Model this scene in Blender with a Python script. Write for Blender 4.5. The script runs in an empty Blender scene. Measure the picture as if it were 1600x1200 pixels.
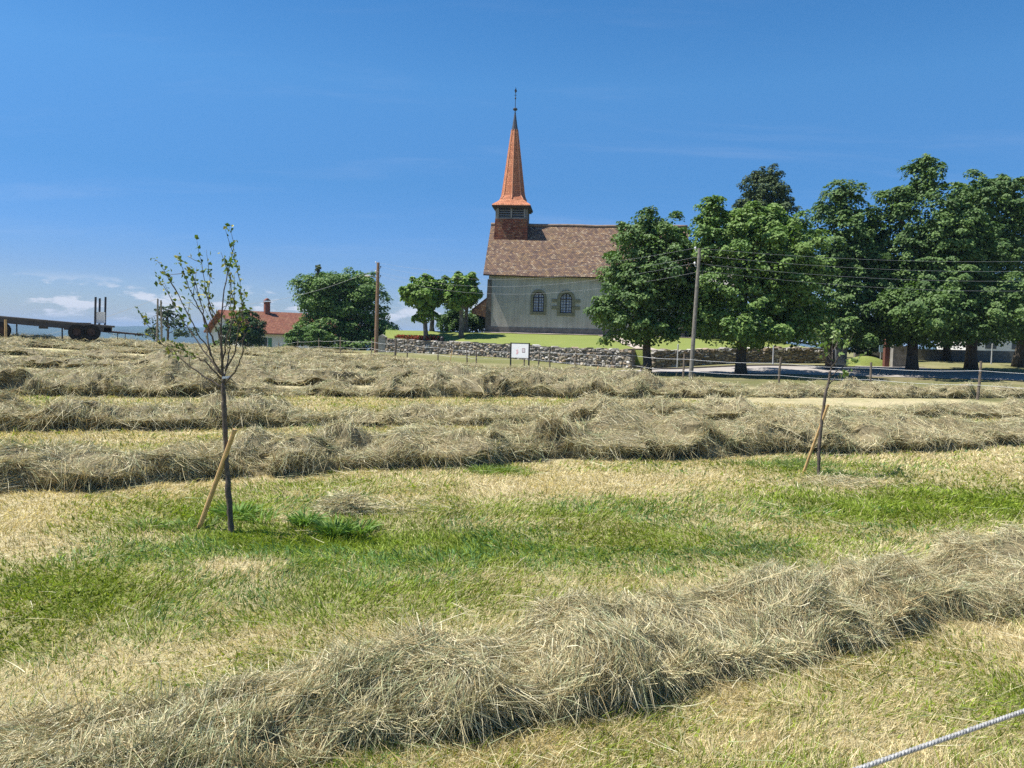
import bpy, bmesh, math
import numpy as np
from mathutils import Matrix, Vector

C = bpy.context.scene
# ------------------------------------------------------------------ camera
EYE = 1.6
PITCH = math.radians(3.41)
ROLL = math.radians(1.4)
FPX = 1209.0
cam_data = bpy.data.cameras.new("camera")
cam_data.sensor_width = 36.0
cam_data.lens = 36.0 * FPX / 1600.0
cam_data.clip_start = 0.05
cam_data.clip_end = 20000.0
cam = bpy.data.objects.new("camera", cam_data)
C.collection.objects.link(cam)
CAMR = Matrix.Rotation(math.pi / 2 - PITCH, 4, 'X') @ Matrix.Rotation(ROLL, 4, 'Z')
cam.matrix_world = Matrix.Translation((0, 0, EYE)) @ CAMR
C.camera = cam

# ------------------------------------------------------------------ light
SUN_EL = math.radians(63.0)
SUN_PHI = math.radians(3.5)           # sun stands to the left, a little to the camera's side
SUN_DIR = Vector((-math.cos(SUN_EL) * math.cos(SUN_PHI), -math.cos(SUN_EL) * math.sin(SUN_PHI), math.sin(SUN_EL)))
sun_data = bpy.data.lights.new("sun", 'SUN')
sun_data.energy = 5.0
sun_data.angle = math.radians(0.53)
sun_data.color = (1.0, 0.955, 0.87)
sun = bpy.data.objects.new("sun", sun_data)
C.collection.objects.link(sun)
sun.rotation_euler = (-SUN_DIR).to_track_quat('-Z', 'Y').to_euler()
sun.location = (0, 0, 60)

world = bpy.data.worlds.new("World")
C.world = world
world.use_nodes = True
nt = world.node_tree
nt.nodes.clear()
N = nt.nodes.new
LK = nt.links.new
w_out = N('ShaderNodeOutputWorld')
w_bg = N('ShaderNodeBackground')
w_bg.inputs['Strength'].default_value = 0.095
sky = N('ShaderNodeTexSky')
sky.sky_type = 'NISHITA'
sky.sun_disc = False
sky.sun_elevation = SUN_EL
sky.sun_rotation = math.atan2(SUN_DIR.x, SUN_DIR.y)
sky.altitude = 700.0
sky.air_density = 1.0
sky.dust_density = 0.5
sky.ozone_density = 2.2
hsv = N('ShaderNodeHueSaturation')
hsv.inputs["Saturation"].default_value = 1.35
hsv.inputs['Value'].default_value = 1.0
LK(sky.outputs[0], hsv.inputs['Color'])
tc = N('ShaderNodeTexCoord')
sep = N('ShaderNodeSeparateXYZ')
LK(tc.outputs['Generated'], sep.inputs[0])


def wmath(op, a, b=None, c=None, clamp=False):
    n = N('ShaderNodeMath')
    n.operation = op
    n.use_clamp = clamp
    for i, v in enumerate((a, b, c)):
        if v is None:
            continue
        if isinstance(v, (int, float)):
            n.inputs[i].default_value = v
        else:
            LK(v, n.inputs[i])
    return n.outputs[0]


def wrange(v, a, b, c=0.0, d=1.0):
    n = N('ShaderNodeMapRange')
    n.interpolation_type = 'SMOOTHSTEP'
    LK(v, n.inputs['Value'])
    for k, q in zip(('From Min', 'From Max', 'To Min', 'To Max'), (a, b, c, d)):
        n.inputs[k].default_value = q
    return n.outputs[0]


# small cumulus near the horizon (towards the left), thin cirrus higher up
az = wmath('ARCTAN2', sep.outputs['X'], sep.outputs['Y'])
comb = N('ShaderNodeCombineXYZ')
LK(wmath('MULTIPLY', az, 20.0), comb.inputs[0])
LK(wmath('MULTIPLY', sep.outputs['Z'], 60.0), comb.inputs[1])
nz = N('ShaderNodeTexNoise')
nz.inputs['Scale'].default_value = 1.0
nz.inputs['Detail'].default_value = 6.0
nz.inputs['Roughness'].default_value = 0.55
LK(comb.outputs[0], nz.inputs['Vector'])
band = wmath('MULTIPLY', wrange(sep.outputs['Z'], 0.004, 0.02), wrange(sep.outputs['Z'], 0.035, 0.065, 1.0, 0.0))
azm = wrange(az, -0.1, 0.25, 1.0, 0.25)
cum = wmath('MULTIPLY', wmath('MULTIPLY', wrange(nz.outputs['Fac'], 0.50, 0.60), band), azm)
comb2 = N('ShaderNodeCombineXYZ')
zz = wmath('ADD', sep.outputs['Z'], 0.12)
LK(wmath('MULTIPLY', wmath('DIVIDE', sep.outputs['X'], zz), 1.0), comb2.inputs[0])
LK(wmath('MULTIPLY', wmath('DIVIDE', sep.outputs['Y'], zz), 3.2), comb2.inputs[1])
rot = N('ShaderNodeVectorRotate')
rot.rotation_type = 'Z_AXIS'
rot.inputs['Angle'].default_value = 0.5
LK(comb2.outputs[0], rot.inputs['Vector'])
nz2 = N('ShaderNodeTexNoise')
nz2.inputs['Scale'].default_value = 0.8
nz2.inputs['Detail'].default_value = 8.0
nz2.inputs['Roughness'].default_value = 0.6
nz2.inputs['Distortion'].default_value = 0.4
LK(rot.outputs[0], nz2.inputs['Vector'])
cir = wmath('MULTIPLY', wrange(nz2.outputs['Fac'], 0.5, 0.85), wrange(sep.outputs['Z'], 0.04, 0.15, 0.0, 0.11))
fac = wmath('ADD', wmath('MULTIPLY', cum, 0.65), cir, clamp=True)
mixc = N('ShaderNodeMix')
mixc.data_type = 'RGBA'
LK(fac, mixc.inputs[0])
grad = N('ShaderNodeValToRGB')
ge = grad.color_ramp.elements
ge[0].position, ge[0].color = 0.0, (.46, .50, .70, 1)
ge[1].position, ge[1].color = .30, (1, 1, 1, 1)
for _p, _c in ((.07, (.44, .515, .76)), (.117, (.45, .585, .82)), (.186, (.55, .70, .84))):
    _e = ge.new(_p)
    _e.color = (*_c, 1)
LK(sep.outputs['Z'], grad.inputs['Fac'])
skym = N('ShaderNodeMix')
skym.data_type = 'RGBA'
skym.blend_type = 'MULTIPLY'
skym.inputs[0].default_value = 1.0
LK(hsv.outputs[0], skym.inputs[6])
LK(grad.outputs[0], skym.inputs[7])
LK(skym.outputs[2], mixc.inputs[6])
mixc.inputs[7].default_value = (6.0, 6.0, 6.5, 1)
LK(mixc.outputs[2], w_bg.inputs['Color'])
LK(w_bg.outputs[0], w_out.inputs['Surface'])

C.view_settings.view_transform = 'Standard'
C.view_settings.look = 'None'
C.view_settings.exposure = 0.68
C.view_settings.gamma = 1.0
cy = C.cycles
cy.max_bounces = 6
cy.diffuse_bounces = 2
cy.glossy_bounces = 2
cy.transmission_bounces = 4
cy.transparent_max_bounces = 6
cy.volume_bounces = 0
cy.use_denoising = False
cy.caustics_reflective = False
cy.caustics_refractive = False

# ------------------------------------------------------------------ helpers
rng = np.random.default_rng(7)
Rm = np.array(CAMR.to_3x3())


def px(u, v, d):
    """world point on the ray of photo pixel (u, v) at depth y = d"""
    r = Rm @ np.array([(u - 800.0) / FPX, -(v - 600.0) / FPX, -1.0])
    return np.array([0, 0, EYE]) + r * (d / r[1])


def project(P):
    P = np.asarray(P, float)
    q = (P - np.array([0, 0, EYE])) @ Rm
    return 800 + FPX * q[..., 0] / -q[..., 2], 600 - FPX * q[..., 1] / -q[..., 2]


def gp(u, v):
    """ground point under photo pixel (u, v)"""
    r = Rm @ np.array([(u - 800.0) / FPX, -(v - 600.0) / FPX, -1.0])
    t = 2.0
    for _ in range(4000):
        p = np.array([0, 0, EYE]) + r * t
        if p[2] <= G(p[0], p[1]):
            break
        t *= 1.003
    return p


def S(t):
    t = np.clip(t, 0, 1)
    return t * t * (3 - 2 * t)


def hash3(ix, iy, iz, seed):
    h = (ix.astype(np.int64) * 374761393 + iy.astype(np.int64) * 668265263 + iz.astype(np.int64) * 2147483647 + seed * 974634777) & 0xFFFFFFFF
    h = ((h ^ (h >> 13)) * 1274126177) & 0xFFFFFFFF
    h = ((h ^ (h >> 16)) * 2246822519) & 0xFFFFFFFF
    return ((h ^ (h >> 15)) & 0xFFFFFF) / float(0xFFFFFF)


def vn(x, y, z=0.0, seed=0):
    """value noise 0..1"""
    x, y, z = np.broadcast_arrays(np.asarray(x, float), np.asarray(y, float), np.asarray(z, float))
    ix, iy, iz = np.floor(x), np.floor(y), np.floor(z)
    fx, fy, fz = S(x - ix), S(y - iy), S(z - iz)
    r = 0
    for a in (0, 1):
        for b in (0, 1):
            for c in (0, 1):
                w = (fx if a else 1 - fx) * (fy if b else 1 - fy) * (fz if c else 1 - fz)
                r = r + w * hash3(ix + a, iy + b, iz + c, seed)
    return r


def fbm(x, y, z=0.0, seed=0, o=3):
    r, a, t = 0, 1.0, 0
    for k in range(o):
        f = 2.03 ** k
        r = r + a * vn(np.asarray(x) * f, np.asarray(y) * f, np.asarray(z) * f, seed + k * 17)
        t += a
        a *= 0.5
    return r / t


def G(x, y):
    """height of the ground"""
    x = np.asarray(x, float)
    y = np.asarray(y, float)
    z = 0.80 * S((-x - 4) / 22) * S((y - 14) / 22) * (1 - S((y - 41) / 22))
    z = z + 0.27 * S((y - 46) / 8) * S((x + 20) / 14)
    z = z + 0.40 * S((y - 37) / 8) * S((x - 6) / 9)
    z = z - 2.4 * S((y - 71) / 25) * S((-x - 6) / 8)
    r = np.hypot(x, y)
    z = z - 70 * S((r - 130) / 800)
    return z


def norm(a):
    return a / np.maximum(np.linalg.norm(a, axis=-1, keepdims=True), 1e-9)


def make_mesh(name, V, faces, mats, col=None, matidx=None, smooth=False, uv=None):
    """V (n,3); faces: list of (m,k) index arrays"""
    me = bpy.data.meshes.new(name)
    V = np.ascontiguousarray(V, dtype=np.float32)
    faces = [np.asarray(f, dtype=np.int32) for f in faces if len(f)]
    me.vertices.add(len(V))
    me.vertices.foreach_set('co', V.ravel())
    loops = np.concatenate([f.ravel() for f in faces])
    sizes = np.concatenate([np.full(len(f), f.shape[1], np.int32) for f in faces])
    starts = np.concatenate([[0], np.cumsum(sizes)[:-1]]).astype(np.int32)
    me.loops.add(len(loops))
    me.loops.foreach_set('vertex_index', loops)
    me.polygons.add(len(sizes))
    me.polygons.foreach_set('loop_start', starts)
    me.polygons.foreach_set('loop_total', sizes)
    if matidx is not None:
        me.polygons.foreach_set('material_index', np.asarray(matidx, np.int32))
    me.polygons.foreach_set('use_smooth', np.full(len(sizes), bool(smooth)))
    if col is not None:
        at = me.attributes.new('Col', 'FLOAT_COLOR', 'POINT')
        c4 = np.ones((len(V), 4), np.float32)
        c4[:, :3] = col
        at.data.foreach_set('color', c4.ravel())
    me.update(calc_edges=True)
    me.validate()
    for m in (mats if isinstance(mats, (list, tuple)) else [mats]):
        me.materials.append(m)
    return me


class MB:
    """collects simple solids in world space into ONE mesh"""

    def __init__(s):
        s.V, s.F, s.n = [], {}, 0

    def add(s, V, F):
        V = np.asarray(V, float)
        for f in F:
            s.F.setdefault(len(f), []).append([i + s.n for i in f])
        s.V.append(V)
        s.n += len(V)

    def box(s, o, ax, ay, az):
        """corner o and three edge vectors"""
        o, ax, ay, az = (np.asarray(q, float) for q in (o, ax, ay, az))
        P = [o, o + ax, o + ax + ay, o + ay]
        P = P + [p + az for p in P]
        s.add(P, [(0, 3, 2, 1), (4, 5, 6, 7), (0, 1, 5, 4), (1, 2, 6, 5), (2, 3, 7, 6), (3, 0, 4, 7)])

    def cbox(s, c, sx, sy, sz, rot=0.0):
        ca, sa = math.cos(rot), math.sin(rot)
        ax = np.array([ca, sa, 0]) * sx
        ay = np.array([-sa, ca, 0]) * sy
        az = np.array([0, 0, sz])
        s.box(np.asarray(c, float) - (ax + ay + az) / 2, ax, ay, az)

    def bar(s, a, b, w, h=None, up=(0, 0, 1)):
        a, b = np.asarray(a, float), np.asarray(b, float)
        h = h or w
        t = norm(b - a)
        r = norm(np.cross(t, np.asarray(up, float))) if abs(t @ np.asarray(up)) < .99 else np.array([1., 0, 0])
        q = np.cross(r, t)
        s.box(a - r * w / 2 - q * h / 2, r * w, q * h, b - a)

    def tube(s, pts, rad, k=8, cap=True):
        pts = np.asarray(pts, float)
        rad = np.broadcast_to(np.asarray(rad, float), (len(pts),))
        T = norm(np.gradient(pts, axis=0))
        ref = np.array([0.31, 0.95, 0.05])
        A = norm(np.cross(T, ref))
        B = np.cross(T, A)
        an = np.linspace(0, 2 * math.pi, k, endpoint=False)
        V = pts[:, None] + rad[:, None, None] * (np.cos(an)[None, :, None] * A[:, None] + np.sin(an)[None, :, None] * B[:, None])
        F = []
        for i in range(len(pts) - 1):
            for j in range(k):
                j2 = (j + 1) % k
                F.append((i * k + j, i * k + j2, (i + 1) * k + j2, (i + 1) * k + j))
        V = V.reshape(-1, 3)
        if cap:
            F.append(tuple(range(k))[::-1])
            F.append(tuple((len(pts) - 1) * k + j for j in range(k)))
        s.add(V, F)

    def ball(s, c, r, k=10):
        c = np.asarray(c, float)
        r = np.broadcast_to(np.asarray(r, float), (3,))
        V, F = [], []
        m = k // 2 + 1
        for i in range(m):
            th = math.pi * i / (m - 1)
            for j in range(k):
                ph = 2 * math.pi * j / k
                V.append(c + r * np.array([math.sin(th) * math.cos(ph), math.sin(th) * math.sin(ph), math.cos(th)]))
        for i in range(m - 1):
            for j in range(k):
                F.append((i * k + j, (i + 1) * k + j, (i + 1) * k + (j + 1) % k, i * k + (j + 1) % k))
        s.add(V, F)

    def prism(s, poly, vec):
        """polygon (list of points) extruded by vec"""
        P = [np.asarray(p, float) for p in poly]
        n = len(P)
        Q = [p + np.asarray(vec, float) for p in P]
        F = [tuple(range(n))[::-1], tuple(range(n, 2 * n))] + [(i, (i + 1) % n, n + (i + 1) % n, n + i) for i in range(n)]
        s.add(P + Q, F)

    def build(s, name, mat, parent=None, smooth=False, label=None):
        V = np.concatenate(s.V)
        me = make_mesh(name, V - wloc(parent), [np.array(f) for f in s.F.values()], mat, smooth=smooth)
        bm = bmesh.new()
        bm.from_mesh(me)
        bmesh.ops.recalc_face_normals(bm, faces=bm.faces)
        bm.to_mesh(me)
        bm.free()
        return link(name, me, parent, label)


WL = {}


def wloc(o):
    return np.array(WL.get(o.name, (0, 0, 0))) if o else np.zeros(3)


def link(name, me, parent=None, label=None):
    o = bpy.data.objects.new(name, me)
    C.collection.objects.link(o)
    if parent:
        o.parent = parent
        WL[o.name] = tuple(wloc(parent))
    if label:
        o['label'] = label
    return o


def tag(o, label=None, cat=None, group=None, kind=None):
    for k, v in (('label', label), ('category', cat), ('group', group), ('kind', kind)):
        if v:
            o[k] = v
    return o


def thing(name, loc, label, cat, group=None):
    o = bpy.data.objects.new(name, None)
    o.empty_display_size = 0.2
    C.collection.objects.link(o)
    o.location = [float(q) for q in loc]
    WL[o.name] = tuple(float(q) for q in loc)
    return tag(o, label, cat, group)


# ------------------------------------------------------------------ materials
class Mat:
    def __init__(s, name, rough=0.8, spec=0.3):
        s.m = bpy.data.materials.new(name)
        s.m.use_nodes = True
        s.t = s.m.node_tree
        s.b = s.t.nodes['Principled BSDF']
        s.b.inputs['Roughness'].default_value = rough
        s.b.inputs['Specular IOR Level'].default_value = spec

    def n(s, ty, **kw):
        q = s.t.nodes.new(ty)
        for k, v in kw.items():
            if k in q.inputs:
                q.inputs[k].default_value = v
            else:
                setattr(q, k, v)
        return q

    def l(s, a, b):
        s.t.links.new(a, b)
        return s

    def coord(s, kind='Object', scale=(1, 1, 1), rot=(0, 0, 0)):
        t = s.n('ShaderNodeTexCoord')
        m = s.n('ShaderNodeMapping')
        m.inputs['Scale'].default_value = scale
        m.inputs['Rotation'].default_value = rot
        s.l(t.outputs[kind], m.inputs['Vector'])
        return m.outputs[0]

    def noise(s, vec, scale, detail=4, rough=.55, dist=0.0):
        q = s.n('ShaderNodeTexNoise')
        q.inputs['Scale'].default_value = scale
        q.inputs['Detail'].default_value = detail
        q.inputs['Roughness'].default_value = rough
        q.inputs['Distortion'].default_value = dist
        s.l(vec, q.inputs['Vector'])
        return q.outputs['Fac']

    def ramp(s, fac, stops, interp='LINEAR'):
        q = s.n('ShaderNodeValToRGB')
        q.color_ramp.interpolation = interp
        e = q.color_ramp.elements
        while len(e) > 1:
            e.remove(e[-1])
        e[0].position, e[0].color = stops[0][0], (*stops[0][1], 1)
        for p, c in stops[1:]:
            k = e.new(p)
            k.color = (*c, 1)
        s.l(fac, q.inputs['Fac'])
        return q.outputs['Color']

    def mix(s, fac, a, b, mode='MIX'):
        q = s.n('ShaderNodeMix')
        q.data_type = 'RGBA'
        q.blend_type = mode
        for i, v in ((0, fac), (6, a), (7, b)):
            if isinstance(v, (int, float)):
                q.inputs[i].default_value = v
            elif isinstance(v, tuple):
                q.inputs[i].default_value = (*v, 1)
            else:
                s.l(v, q.inputs[i])
        return q.outputs[2]

    def base(s, c):
        if isinstance(c, tuple):
            s.b.inputs['Base Color'].default_value = (*c, 1)
        else:
            s.l(c, s.b.inputs['Base Color'])
        return s

    def bump(s, h, strength=.5, dist=.02):
        q = s.n('ShaderNodeBump')
        q.inputs['Strength'].default_value = strength
        q.inputs['Distance'].default_value = dist
        s.l(h, q.inputs['Height'])
        s.l(q.outputs[0], s.b.inputs['Normal'])
        return s


def plain(name, c, rough=.7, spec=.3, var=.25, scale=8.0, metal=0.0):
    m = Mat(name, rough, spec)
    f = m.noise(m.coord(), scale)
    lo = tuple(q * (1 - var) for q in c)
    hi = tuple(min(1, q * (1 + var)) for q in c)
    m.base(m.ramp(f, [(.3, lo), (.7, hi)]))
    m.b.inputs['Metallic'].default_value = metal
    return m.m


def attr_mat(name, rough=.6, spec=.25, trans=.3, tcol=(1.0, 1.0, .55), mul=1.0):
    """colour from the strand / leaf attribute, partly translucent"""
    m = Mat(name, rough, spec)
    a = m.n('ShaderNodeAttribute')
    a.attribute_name = 'Col'
    m.l(a.outputs['Color'], m.b.inputs['Base Color'])
    if trans > 0:
        tr = m.n('ShaderNodeBsdfTranslucent')
        m.l(m.mix(1.0, a.outputs['Color'], tcol, 'MULTIPLY'), tr.inputs['Color'])
        mx = m.n('ShaderNodeMixShader')
        mx.inputs[0].default_value = trans
        m.l(m.b.outputs[0], mx.inputs[1])
        m.l(tr.outputs[0], mx.inputs[2])
        out = m.t.nodes['Material Output']
        m.l(mx.outputs[0], out.inputs['Surface'])
    return m.m


M_HAY = attr_mat('hay_straw', .65, .2, .16, (1, .95, .7))
M_GRASS = attr_mat('grass_blade', .55, .3, .35, (1, 1, .5))
M_LEAF = attr_mat('tree_leaf', .55, .25, .2, (1.2, 1.5, .5))
M_NEEDLE = attr_mat('conifer_needle', .6, .25, .1, (1, 1, .6))


def m_ground():
    m = Mat('meadow_soil', .95, .1)
    a = m.n('ShaderNodeAttribute')
    a.attribute_name = 'Col'
    v = m.coord('Object')
    f = m.noise(v, 9.0, 8, .7)
    f2 = m.noise(m.coord('Object', (1, 1, 1), (0, 0, .4)), 45.0, 5, .7)
    c = m.mix(1.0, a.outputs['Color'], m.ramp(f, [(.25, (.6, .6, .6)), (.75, (1.35, 1.35, 1.3))]), 'MULTIPLY')
    c = m.mix(1.0, c, m.ramp(f2, [(.3, (.6, .6, .6)), (.7, (1.3, 1.3, 1.3))]), 'MULTIPLY')
    m.base(c)
    m.bump(f2, .7, .02)
    return m.m


M_GROUND = m_ground()
M_BARK = Mat('bark', .9, .15)
_f = M_BARK.noise(M_BARK.coord('Object', (1, 1, .25)), 14, 5, .7)
M_BARK.base(M_BARK.ramp(_f, [(.3, (.05, .042, .032)), (.7, (.15, .125, .1))])).bump(_f, .8, .02)
M_BARK = M_BARK.m
M_YBARK = Mat('young_bark', .7, .3)
_f = M_YBARK.noise(M_YBARK.coord('Object', (1, 1, .4)), 60, 4, .6)
M_YBARK.base(M_YBARK.ramp(_f, [(.3, (.055, .045, .038)), (.7, (.15, .12, .095))])).bump(_f, .5, .003)
M_YBARK = M_YBARK.m
M_PBARK = Mat('plane_bark', .8, .2)
_f = M_PBARK.noise(M_PBARK.coord('Object', (1, 1, .5)), 5, 4, .6)
M_PBARK.base(M_PBARK.ramp(_f, [(.4, (.09, .08, .07)), (.6, (.2, .185, .16))]))
M_PBARK = M_PBARK.m
M_WOODPOST = plain('grey_post_wood', (.17, .14, .11), .85, .15, .4, 20)
M_STAKE = plain('peeled_stake_wood', (.55, .36, .16), .7, .25, .2, 25)
M_POLE = plain('weathered_pole_wood', (.20, .185, .16), .85, .15, .35, 9)
M_DARK = plain('dark_steel', (.035, .035, .04), .55, .4, .3, 6)
M_RUST = plain('rusty_steel', (.045, .03, .026), .8, .25, .5, 9)
M_TAPE = plain('white_tape', (.75, .75, .75), .6, .3, .08)
M_WIRE = plain('grey_cable', (.30, .31, .33), .6, .4, .1)
M_WHITE = plain('white_panel', (.78, .78, .8), .5, .4, .05)
M_RUBBER = plain('tyre_rubber', (.02, .02, .02), .85, .2, .3)
M_IRON = plain('wrought_iron', (.03, .03, .035), .5, .45, .2)


# ------------------------------------------------------------------ strand and leaf generators
def ribbons(P, T, L, W, bend, K=3, rs=None):
    """curved tapering ribbons. P,T,bend (n,3), L,W (n,)"""
    n = len(P)
    rs = rs or rng
    side = norm(np.cross(T, norm(rs.normal(size=(n, 3)))))
    V = np.empty((n, 2 * K + 1, 3), np.float32)
    for k in range(K):
        t = k / K
        c = P + T * (L * t)[:, None] + bend * (L * t * t)[:, None]
        w = (W * (1 - .45 * t) * .5)[:, None] * side
        V[:, 2 * k] = c - w
        V[:, 2 * k + 1] = c + w
    V[:, 2 * K] = P + T * L[:, None] + bend * L[:, None]
    base = (np.arange(n) * (2 * K + 1))[:, None]
    q = []
    for k in range(K - 1):
        q.append(base + np.array([[2 * k, 2 * k + 1, 2 * k + 3, 2 * k + 2]]))
    quads = np.concatenate(q) if q else np.zeros((0, 4), int)
    tris = base + np.array([[2 * K - 2, 2 * K - 1, 2 * K]])
    return V.reshape(-1, 3), quads, tris, 2 * K + 1


def leaves(P, Nn, size, rs, aspect=.85, fold=.25):
    """folded diamond leaves facing Nn"""
    n = len(P)
    t = norm(np.cross(Nn, norm(rs.normal(size=(n, 3)))))
    t = norm(t + np.array([0, 0, -.25]))
    b = norm(np.cross(Nn, t))
    s = size[:, None]
    V = np.empty((n, 4, 3), np.float32)
    up = Nn * s * fold
    V[:, 0] = P - t * s * .5
    V[:, 1] = P + b * s * .5 * aspect + up * .5 - t * s * .08
    V[:, 2] = P + t * s * .5 - up * .2
    V[:, 3] = P - b * s * .5 * aspect + up * .5 - t * s * .08
    base = (np.arange(n) * 4)[:, None]
    tris = np.concatenate([base + np.array([[0, 1, 2]]), base + np.array([[0, 2, 3]])])
    return V.reshape(-1, 3), tris


# ------------------------------------------------------------------ the ground
PATCHES = [(380, 850, 330, 75, .95), (130, 930, 260, 75, .95), (720, 862, 420, 42, .9), (900, 800, 330, 32, .6),
           (1440, 790, 380, 38, .95), (1000, 850, 430, 45, .6), (520, 930, 360, 52, .65), (1230, 727, 70, 15, .6),
           (40, 1010, 160, 50, .55), (780, 733, 45, 11, .8), (350, 812, 150, 32, .95), (1570, 1090, 110, 45, .5),
           (560, 760, 240, 22, .35), (1340, 745, 110, 22, .6), (1250, 880, 260, 24, .35), (150, 800, 200, 22, .35)]
STRAWSPOT = [(370, 880, 70, 16, .9), (1325, 752, 45, 14, .9), (870, 755, 150, 14, .5), (20, 820, 120, 40, .5), (450, 812, 40, 10, .6), (240, 838, 60, 12, .5)]


def fence_y(x):
    fx = [-60, -18.6, -13.5, -7.8, -4.6, -2, 3.07, 5.6, 6.9, 10, 13.2, 15, 40]
    fy = [75, 67, 61, 51.6, 48, 43.5, 37.5, 36, 31.4, 29, 28.4, 25, 10]
    return np.interp(x, fx, fy)


def greenness(x, y):
    x = np.asarray(x, float)
    y = np.asarray(y, float)
    P = np.stack([x, np.maximum(y, 1.2), G(x, y)], -1)
    u, v = project(P)
    n = fbm(x * .9, y * .9, 0, 3, 4)
    n2 = .6 * fbm(x * 5, y * 5, 0, 9, 3) + .4 * fbm(x * .5, (y - .38 * x) * 3.2, 0, 19, 3)
    g = np.full(x.shape, .14)
    for (a, b, ra, rb, s) in PATCHES:
        q = np.exp(-((((u - a) / ra) ** 2 + ((v - b) / rb) ** 2) * 1.1))
        g = np.maximum(g, s * q * 1.09)
    g = g + .55 * (n - .5) + .75 * (n2 - .5)
    for (a, b, ra, rb, s) in STRAWSPOT:
        q = np.exp(-((((u - a) / ra) ** 2 + ((v - b) / rb) ** 2)))
        g = g - s * q
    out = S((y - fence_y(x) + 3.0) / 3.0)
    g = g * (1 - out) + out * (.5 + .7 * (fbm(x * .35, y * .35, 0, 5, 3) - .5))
    return np.clip(g, 0, 1)


STRAW = np.array([.77, .66, .40])
GREEN = np.array([.185, .25, .032])
DRY = np.array([.60, .47, .23])


def axis(lo, hi, fine_lo, fine_hi, st, grow):
    a = list(np.arange(fine_lo, fine_hi, st))
    d = st
    while a[-1] < hi:
        d *= grow
        a.append(a[-1] + d)
    b = []
    d = st
    q = fine_lo
    while q > lo:
        d *= grow * 1.05
        q -= d
        b.append(q)
    return np.array(b[::-1] + a)


def build_ground():
    xs = axis(-7000, 7000, -5, 5, .07, 1.045)
    ys = axis(-7000, 7000, 1.5, 12.5, .07, 1.035)
    X, Y = np.meshgrid(xs, ys)
    Z = G(X, Y)
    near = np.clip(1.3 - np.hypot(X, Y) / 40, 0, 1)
    Z = Z + near * (.03 * (fbm(X * 2.5, Y * 2.5, 0, 21, 4) - .5) + .06 * (fbm(X * .6, Y * .6, 0, 22, 2) - .5))
    g = greenness(X, Y)[..., None]
    far = S((np.hypot(X, Y) - 95) / 100)[..., None]
    col = STRAW * (1 - g) + GREEN * 1.05 * g
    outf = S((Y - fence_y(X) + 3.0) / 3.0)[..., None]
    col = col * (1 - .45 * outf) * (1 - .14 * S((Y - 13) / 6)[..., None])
    col = col * (1 - .40 * near[..., None])        # ground colour darker towards the camera
    # bare ground under the roadside trees
    dirt = (S((Y - 35) / 3) * S((X - 8) / 3) * (1 - S((Y - 43) / 4)) * S((fbm(X * .5, Y * .5, 0, 77, 3) - .42) / .2))[..., None]
    col = col * (1 - dirt * .6) + np.array([.20, .16, .10]) * dirt * .6
    col = col * (1 - far) + np.array([.09, .12, .05]) * far
    ny, nx = X.shape
    idx = np.arange(ny * nx).reshape(ny, nx)
    quads = np.stack([idx[:-1, :-1], idx[:-1, 1:], idx[1:, 1:], idx[1:, :-1]], -1).reshape(-1, 4)
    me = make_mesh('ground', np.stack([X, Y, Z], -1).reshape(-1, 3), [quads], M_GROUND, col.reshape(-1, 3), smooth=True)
    tag(link('ground', me), kind='structure')


build_ground()

# windrow list: (a, m, x0, x1, ctrl x, ctrl h, half width)
ROWS = {
    'A': dict(a=3.47, m=.487, x=(-3.6, 9.0), cx=[-3.6, -2.2, -1.4, -.6, .4, 1.2, 2.2, 3.4, 9], ch=[.05, .08, .15, .205, .20, .20, .21, .22, .24], w=.53, bend=-.05, vl=.95),
    'B': dict(a=10.35, m=.365, x=(-16, 19), cx=[-16, -5, -3.5, -1.5, 0, 1.2, 3, 6, 8, 9.5, 19], ch=[.32, .32, .32, .36, .40, .42, .40, .38, .30, .32, .36], w=.74, bend=.034, vl=.8),
    'C': dict(a=14.7, m=.34, x=(-22, 24), cx=[-22, -8.5, -7.2, -6, -4.3, -3.2, -2, -1, 0, 2.5, 5, 6.8, 8, 9.5, 24], ch=[.36, .38, .36, .33, .34, .16, .22, .30, .33, .36, .34, .24, .08, .24, .28], w=.78),
    'D': dict(a=21.4, m=.30, x=(-30, 20), cx=[-30, -10, -6.6, -6.0, -5.4, -4.6, -3.9, -3.3, 0, 3, 5.6, 6.6, 9, 20], ch=[.55, .5, .5, .15, .1, .35, .12, .42, .5, .46, .46, .15, .3, .3], w=.85),
}


def row_y(r, x):
    x = np.asarray(x, float)
    return r['a'] + r['m'] * x - r.get('bend', 0) * np.minimum(x, 0) ** 2


def row_frame(r):
    t = np.array([1, r['m'], 0.]) / math.hypot(1, r['m'])
    p = np.array([-r['m'], 1, 0.]) / math.hypot(1, r['m'])
    return t, p


def in_row(x, y):
    """True where a hay row covers the ground"""
    q = np.zeros(np.shape(x), bool)
    for r in ROWS.values():
        yc = row_y(r, x)
        h = np.interp(x, r['cx'], r['ch'])
        q |= (np.abs(y - yc) < r['w'] * .72) & (h > .22)
    return q


HAYC = np.array([[.66, .565, .325], [.84, .765, .52], [.42, .46, .26], [.43, .325, .16], [.60, .57, .335]])


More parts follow.
